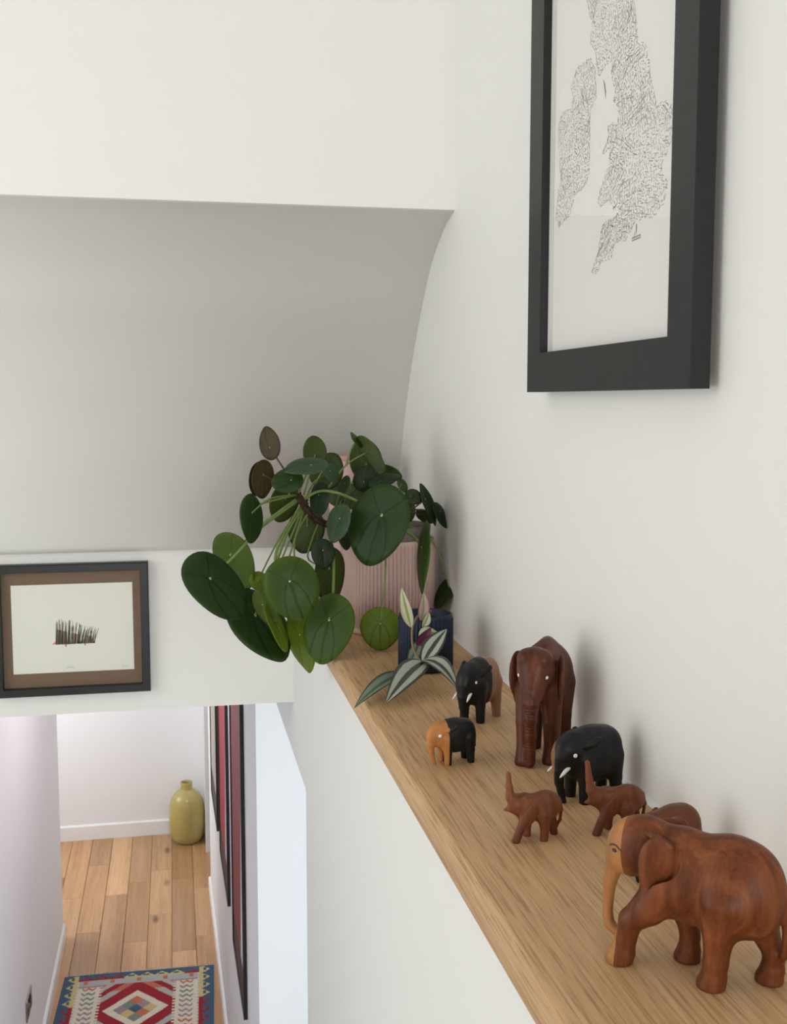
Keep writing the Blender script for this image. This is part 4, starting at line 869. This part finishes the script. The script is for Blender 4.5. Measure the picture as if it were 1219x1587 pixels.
# ---------------------------------------------------------------- potted plants
def leaf_mat(name, top, edge, vein, rough=0.38, trans=0.14):
    t = NT(name); x = t.n('ShaderNodeSeparateXYZ'); tc = t.n('ShaderNodeTexCoord'); t.l(tc.outputs['Object'], x.inputs[0])
    X, Y = x.outputs[0], x.outputs[1]; aY = t.math('ABSOLUTE', Y); xx = t.math('ADD', X, 0.22)
    v = t.coords((1, 1, 1))
    nz = t.noise(v, 2.6, 4.0, 0.6)
    c = t.mix(t.math('MULTIPLY', nz, 0.9), top, tuple(a * 0.6 + b * 0.4 for a, b in zip(top, edge)))
    r2 = t.math('SQRT', t.math('ADD', t.math('MULTIPLY', X, X), t.math('MULTIPLY', Y, Y)))
    c = t.mix(t.math('MULTIPLY', t.math('POWER', t.math('MINIMUM', r2, 1.0), 7.0), 0.7), c, edge)
    wob = t.math('MULTIPLY', t.math('SUBTRACT', t.noise(v, 3.0, 2.0), 0.5), 0.12)
    def line(d, w): return t.math('SUBTRACT', 1.0, t.math('DIVIDE', t.math('ABSOLUTE', t.math('ADD', d, wob)), w), True)
    fwd = t.math('GREATER_THAN', xx, 0.0)
    mid = t.math('MULTIPLY', line(Y, 0.06), fwd)
    arc = t.math('SUBTRACT', aY, t.math('SUBTRACT', t.math('MULTIPLY', t.math('SQRT', t.math('MAXIMUM', xx, 0.0)), 0.62), t.math('MULTIPLY', t.math('MULTIPLY', xx, xx), 0.14)))
    side = t.math('MULTIPLY', line(arc, 0.07), fwd)
    back = t.math('MULTIPLY', line(t.math('ADD', aY, t.math('MULTIPLY', xx, 1.1)), 0.05), t.math('LESS_THAN', xx, 0.0))
    vv = t.math('MAXIMUM', t.math('MAXIMUM', mid, side), back)
    c = t.mix(t.math('MULTIPLY', vv, 0.6), c, vein)
    d0 = t.math('SQRT', t.math('ADD', t.math('MULTIPLY', xx, xx), t.math('MULTIPLY', Y, Y)))
    c = t.mix(t.math('LESS_THAN', d0, 0.038), c, srgb(206, 214, 170))
    t.col(c).rough(rough + 0.04, 0.22)
    h = t.math('SUBTRACT', t.math('MULTIPLY', nz, 0.6), t.math('MULTIPLY', vv, 0.5)); t.bump(h, 0.16, 0.004)
    # thin leaves let a little light through
    nt = t.t; tl = t.n('ShaderNodeBsdfTranslucent'); mx = t.n('ShaderNodeMixShader'); mx.inputs[0].default_value = trans
    br = t.mix(1.0, c, (1.5, 1.6, 0.8), 'MULTIPLY'); t.l(br, tl.inputs[0])
    t.l(t.b.outputs[0], mx.inputs[1]); t.l(tl.outputs[0], mx.inputs[2]); t.l(mx.outputs[0], nt.nodes['Material Output'].inputs[0])
    return t.m
LM = dict(
    dark=leaf_mat('leaf_dark_green', srgb(34, 58, 21), srgb(54, 74, 32), srgb(15, 29, 10)),
    deep=leaf_mat('leaf_deep_green', srgb(26, 44, 24), srgb(44, 62, 38), srgb(18, 32, 18)),
    grey=leaf_mat('leaf_grey_green', srgb(50, 72, 48), srgb(76, 96, 70), srgb(38, 58, 38)),
    light=leaf_mat('leaf_mid_green', srgb(44, 66, 19), srgb(80, 104, 32), srgb(22, 40, 11)),
    mid=leaf_mat('leaf_fresh_green', srgb(66, 88, 24), srgb(70, 92, 32), srgb(50, 74, 22)),
    yellow=leaf_mat('leaf_yellow_green', srgb(94, 114, 28), srgb(102, 122, 36), srgb(56, 80, 22)),
    olive=leaf_mat('leaf_olive_green', srgb(66, 80, 28), srgb(54, 66, 28), srgb(72, 84, 40)),
    brown=leaf_mat('leaf_bronze_green', srgb(76, 64, 38), srgb(54, 50, 32), srgb(92, 82, 52)),
    under=leaf_mat('leaf_underside', srgb(84, 100, 50), srgb(72, 86, 44), srgb(104, 120, 70)))
M['petiole'] = plain('petiole_green', srgb(108, 132, 66), 0.45)
M['petiole_dark'] = plain('petiole_bronze', srgb(70, 62, 44), 0.5)
def soil_mat():
    t = NT('potting_soil'); n = t.noise(t.coords((1, 1, 1)), 240.0, 4.0, 0.7); t.col(t.ramp(n, (0.35, srgb(26, 20, 17)), (0.7, srgb(70, 56, 46)))).rough(0.95, 0.2); t.bump(n, 0.9, 0.004); return t.m
M['soil'] = soil_mat()
def soil(name, r, z, parent, seed):
    rs = random.Random(seed); v = [(0, 0, z + 0.002)]; f = []; n, rings = 40, 9
    for k in range(1, rings + 1):
        for i in range(n):
            a = 2 * math.pi * i / n; rr = r * k / rings; v.append((rr * math.cos(a), rr * math.sin(a), z + (rs.uniform(-1, 1) * 0.0018 if k < rings else -0.001)))
    for i in range(n): f.append((0, 1 + i, 1 + (i + 1) % n))
    for k in range(rings - 1):
        for i in range(n): a = 1 + k * n + i; b = 1 + k * n + (i + 1) % n; f.append((a, a + n, b + n, b))
    return link(name, mesh(name, v, f), M['soil'], parent, True)

def round_leaf(parent, c, mj, N, A, B, kind, seed):
    """thin peltate blade: local x to the tip (unit size), y across, z the upper face; own cup, tip and ripple"""
    rs = random.Random(seed); n, rings = 36, 7; cup = rs.uniform(0.02, 0.13); tip = rs.uniform(0.02, 0.12); ph = rs.uniform(0, 6.28); rip = rs.uniform(0.01, 0.035)
    fold = rs.uniform(0.0, 0.10); x0 = -0.22
    v, f = [], []; th = 0.0009 / A
    for side in (1, 0):
        for k in range(rings + 1):
            t = k / rings
            for i in range(n if k else 1):
                a = 2 * math.pi * i / n; ex, ey = math.cos(a), math.sin(a)
                ex *= 1 + tip * max(0, ex) ** 7; ey *= (1.0 + 0.07 * -math.cos(a))
                x, y = x0 * (1 - t) + ex * t, ey * t
                q = (x * x + y * y)
                z = -cup * q + fold * abs(y) * 0.8 + rip * t * t * math.sin(3 * a + ph) + 0.015 * math.exp(-((x - x0) ** 2 + y * y) * 30) * -2
                v.append((x, y, z + (th / 2 if side else -th / 2) * (1 - 0.6 * t ** 6)))
    per = 1 + rings * n
    for s in (0, 1):
        o = s * per
        def q(k, i): return o if k == 0 else o + 1 + (k - 1) * n + i % n
        for i in range(n):
            fc = [(q(0, 0), q(1, i), q(1, i + 1))] + [(q(k, i), q(k + 1, i), q(k + 1, i + 1), q(k, i + 1)) for k in range(1, rings)]
            f += fc if s == 0 else [x[::-1] for x in fc]
    for i in range(n):
        a, b = 1 + (rings - 1) * n + i, 1 + (rings - 1) * n + (i + 1) % n; f.append((a, a + per, b + per, b))
    me = mesh('leaf', v, f); me.materials.append(LM[kind]); me.materials.append(LM['under'] if kind in ('dark', 'deep', 'grey', 'light') else LM[kind])
    nf = n * rings
    me.polygons.foreach_set('material_index', [0] * nf + [1] * nf + [0] * n)
    o = link('leaf', me, None, parent, True)
    X = Vector(mj).normalized(); Z = Vector(N); Z = (Z - X * Z.dot(X)).normalized(); Y = Z.cross(X)
    S = Matrix((X * A, Y * B, Z * A)).transposed().to_4x4(); S.translation = Vector(c)
    o.matrix_world = S
    # where the stalk meets the blade
    j = S @ Vector((x0, 0, -0.03 - cup * x0 * x0))
    return o, j

def pilea():
    pc = Vector((0.336, 1.727, SH))
    t = thing('potted_pilea', 'big round leaved green plant in a ribbed pale pink pot on the ledge', 'plant', pc)
    t.rotation_euler = (0, 0, 0)
    pk = plain('pale_pink_ceramic', srgb(214, 184, 176), 0.55)
    H0, r = 0.150, 0.0745
    prof = [(0.0, 0.002), (r - 0.014, 0.0), (r - 0.006, 0.0), (r - 0.003, 0.003), (r - 0.0015, 0.0065), (r - 0.0035, 0.010), (r - 0.0025, 0.011), (r - 0.0012, 0.013, 0.0050), (r, 0.06, 0.0050), (r, H0 - 0.008, 0.0050), (r, H0 - 0.006), (r, H0 - 0.002), (r - 0.0015, H0), (r - 0.0045, H0), (r - 0.006, H0 - 0.002), (r - 0.006, 0.012), (0.0, 0.010)]
    lathe('pot', prof, 76 * 6, pk, t, 76)
    r2 = r - 0.0065
    lathe('inner_pot', [(r2 - 0.006, 0.02), (r2 - 0.001, H0 - 0.004), (r2, H0 + 0.008), (r2 + 0.001, H0 + 0.0195), (r2, H0 + 0.021), (r2 - 0.002, H0 + 0.021), (r2 - 0.0035, H0 + 0.012), (r2 - 0.009, 0.03)], 64, plain('taupe_plastic', srgb(120, 108, 100), 0.5), t)
    soil('soil', r2 - 0.004, H0 + 0.008, t, 5)
    inv = Matrix.Translation(-pc)
    L = lambda p: tuple(Vector(p) - pc)
    bark = NT('bark_brown'); nb = bark.noise(bark.coords((1, 1, 1)), 260.0, 3.0); bark.col(bark.ramp(nb, (0.3, srgb(34, 24, 22)), (0.7, srgb(88, 66, 54)))).rough(0.9, 0.2); bark.bump(nb, 0.8, 0.004)
    st = [L(p) for p in STEM]; st = [(st[0][0], st[0][1], H0 + 0.004)] + st
    rs = random.Random(3)
    S = tube('stem', st, [0.0052, 0.005, 0.005, 0.0052, 0.0058, 0.0062, 0.0062, 0.0058, 0.004], bark.m, t, 10, 4)
    for k in range(26):      # dry leaf scars along the stem
        i = rs.randrange(3, len(st) - 1); p = Vector(st[i]).lerp(Vector(st[i + 1]), rs.random()); d = Vector((rs.uniform(-1, 1), rs.uniform(-1, 1), rs.uniform(-0.6, 1))).normalized()
        tube('stem_scar', [p, p + d * 0.007, p + d * rs.uniform(0.009, 0.013) + Vector((0, 0, -0.002))], [0.0026, 0.0022, 0.0008], bark.m, S, 6, 2)
    for k, (c, mj, N, A, B, kind, at, via) in enumerate(LEAVES):
        o, j = round_leaf(t, L(c), mj, N, A, B, kind, 100 + k)
        pts = [L(p) for p in via]
        if len(pts) == 1:      # short stalk: leave the stem and arch over
            a, b = Vector(pts[0]), j; pts = [a, a.lerp(b, 0.5) + Vector((0, 0.0, 0.010))]
        pts = pts + [j]
        w = 0.0022 if A > 0.045 else 0.0014
        ob = tube('petiole', pts, [w * 1.1] + [w] * (len(pts) - 2) + [w * 0.8], M['petiole_dark'] if kind in ('brown', 'deep') else M['petiole'], None, 7, 5)
        ob.parent = o; ob.matrix_parent_inverse = o.matrix_world.inverted()
pilea()

def striped(name, base, stripe, edge, mid, lo=0.22, hi=0.74):
    t = NT(name); x = t.n('ShaderNodeSeparateXYZ'); tc = t.n('ShaderNodeTexCoord'); t.l(tc.outputs['UV'], x.inputs[0])
    a = t.math('ABSOLUTE', t.math('SUBTRACT', t.math('MULTIPLY', x.outputs[1], 2.0), 1.0))
    a = t.math('ADD', a, t.math('MULTIPLY', t.math('SUBTRACT', t.noise(t.coords((3, 40, 1), 'UV'), 3.0, 2.0), 0.5), 0.16))
    fib = t.noise(t.coords((2, 90, 1), 'UV'), 1.0, 3.0)
    c = t.mix(t.math('GREATER_THAN', a, lo), mid, t.mix(fib, tuple(q * 0.86 for q in stripe), stripe))
    c = t.mix(t.math('GREATER_THAN', a, hi), c, base)
    c = t.mix(t.math('GREATER_THAN', a, 0.95), c, edge)
    t.col(c).rough(0.36, 0.5); t.bump(fib, 0.2, 0.001); return t.m
SM = dict(
    stripe=striped('leaf_silver_stripe', srgb(58, 62, 54), srgb(166, 176, 160), srgb(62, 42, 48), srgb(56, 52, 50)),
    green=striped('leaf_green_stripe', srgb(66, 86, 66), srgb(122, 142, 116), srgb(50, 52, 46), srgb(70, 90, 70)),
    pale=striped('leaf_pale_stripe', srgb(176, 184, 144), srgb(196, 198, 172), srgb(130, 92, 104), srgb(140, 152, 82)),
    pink=striped('leaf_pink_stripe', srgb(172, 124, 136), srgb(184, 164, 152), srgb(150, 48, 96), srgb(150, 138, 110)),
    purple=striped('leaf_purple_under', srgb(92, 38, 66), srgb(104, 46, 76), srgb(70, 30, 50), srgb(84, 34, 60)))
def lance_leaf(parent, a, b, w, arch, kind, seed, face):
    """pointed blade from base a to tip b, arching up, slightly folded along its midrib"""
    a, b = Vector(a), Vector(b); d = b - a; Ln = d.length; X = d.normalized(); F = Vector(face); Z = (F - X * F.dot(X)).normalized(); Y = Z.cross(X)
    nu, nv = 18, 8; v, uv = [], []; rs = random.Random(seed); tw = rs.uniform(-0.15, 0.15)
    prof = lambda s: (math.sin(math.pi * min(1, s * 1.0) ** 0.78) ** 0.85) * 0.5 if 0 < s < 1 else 0.0
    for side in (1, -1):
        for i in range(nu + 1):
            s = i / nu; hw = w * max(prof(s), 0.02 if s < 0.5 else 0.006)
            for j in range(nv + 1):
                q = j / nv * 2 - 1
                p = a + X * (Ln * s) + Y * (hw * q) + Z * (arch * 4 * s * (1 - s) + abs(q) * hw * 0.32 + q * hw * tw * s + side * 0.0003)
                v.append(p)
    f = []; m = (nu + 1) * (nv + 1)
    for s in (0, 1):
        for i in range(nu):
            for j in range(nv):
                q = s * m + i * (nv + 1) + j; fc = (q, q + nv + 1, q + nv + 2, q + 1); f.append(fc if s == 0 else fc[::-1])
    rim = [i * (nv + 1) for i in range(nu + 1)] + [nu * (nv + 1) + j for j in range(1, nv + 1)] + [i * (nv + 1) + nv for i in range(nu - 1, -1, -1)] + [j for j in range(nv - 1, 0, -1)]
    for i in range(len(rim)): p, q = rim[i], rim[(i + 1) % len(rim)]; f.append((p, q, q + m, p + m))
    me = mesh('leaf', v, f); ul = me.uv_layers.new(name='blade')
    for lp in me.loops:
        k = lp.vertex_index % m; ul.data[lp.index].uv = ((k // (nv + 1)) / nu, (k % (nv + 1)) / nv)
    return link('leaf', me, SM[kind], parent, True)

def tradescantia():
    pc = Vector((0.336, 1.455, SH))
    t = thing('potted_wandering_plant', 'small trailing plant with silver striped leaves in a ribbed navy pot', 'plant', pc)
    H0, r = 0.0775, 0.0372
    nv = plain('navy_ceramic', srgb(20, 33, 54), 0.45, 0.3)
    prof = [(0.0, 0.001), (r - 0.005, 0.0), (r - 0.002, 0.001), (r - 0.0008, 0.003), (r, 0.005, 0.0020), (r, H0 - 0.006, 0.0020), (r, H0 - 0.0045), (r, H0 - 0.001), (r - 0.001, H0), (r - 0.003, H0), (r - 0.004, H0 - 0.001), (r - 0.004, 0.006), (0.0, 0.005)]
    lathe('pot', prof, 40 * 6, nv, t, 40)
    soil('soil', r - 0.0042, H0 - 0.010, t, 8)
    L = lambda p: tuple(Vector(p) - pc)
    ts = [L(p) for p in TSTEM]; ts = [(ts[0][0] * 0.3, ts[0][1] + 0.012, H0 - 0.010), (ts[0][0] * 0.6, ts[0][1] - 0.004, H0 + 0.006)] + [(p[0], p[1], p[2]) for p in ts[1:]]
    tube('stem', ts, [0.0016] * (len(ts) - 1) + [0.0012], plain('brownish_stem', srgb(130, 110, 84), 0.6), t, 7, 5)
    faces = [(-0.35, -0.75, 0.55), (-0.2, -0.75, 0.65), (0.1, -0.6, 0.8), (-0.2, -0.5, 0.85), (-0.3, -0.9, 0.2), (-0.45, -0.9, 0.1), (0.3, -0.95, 0.0), (0.2, -0.9, 0.3), (0.2, -0.95, 0.2), (0.4, -0.9, 0.1)]
    for k, (a, b, w, ar, kind) in enumerate(TRAD):
        lance_leaf(t, L(a), L(b), w, ar, kind, 40 + k, faces[k])
    # runners that carry the lowest leaf and the upper pair
    tube('stem', [ts[-1], L(TRAD[3][0])], [0.0012, 0.001], plain('green_stem', srgb(110, 120, 90), 0.6), t, 6, 3)
tradescantia()

def canister():
    t = thing('pink_canister', 'tall plain pink planter half hidden behind the round leaved plant', 'planter', (0.318, 1.965, SH))
    r, h = 0.044, 0.272; c = plain('blush_pink_ceramic', srgb(206, 168, 166), 0.5)
    lathe('planter_body', [(0.0, 0.001), (r - 0.008, 0.0), (r - 0.003, 0.0015), (r - 0.001, 0.006), (r, h * 0.5), (r, h - 0.002), (r - 0.001, h), (r - 0.004, h), (r - 0.005, h - 0.002), (r - 0.006, 0.01), (0.0, 0.008)], 64, c, t)
    lathe('rim', [(r - 0.0002, h - 0.010), (r + 0.001, h - 0.009), (r + 0.0012, h - 0.002), (r, h - 0.0005), (r - 0.0008, h - 0.001)], 64, plain('rose_rim', srgb(190, 146, 148), 0.5), t)
canister()
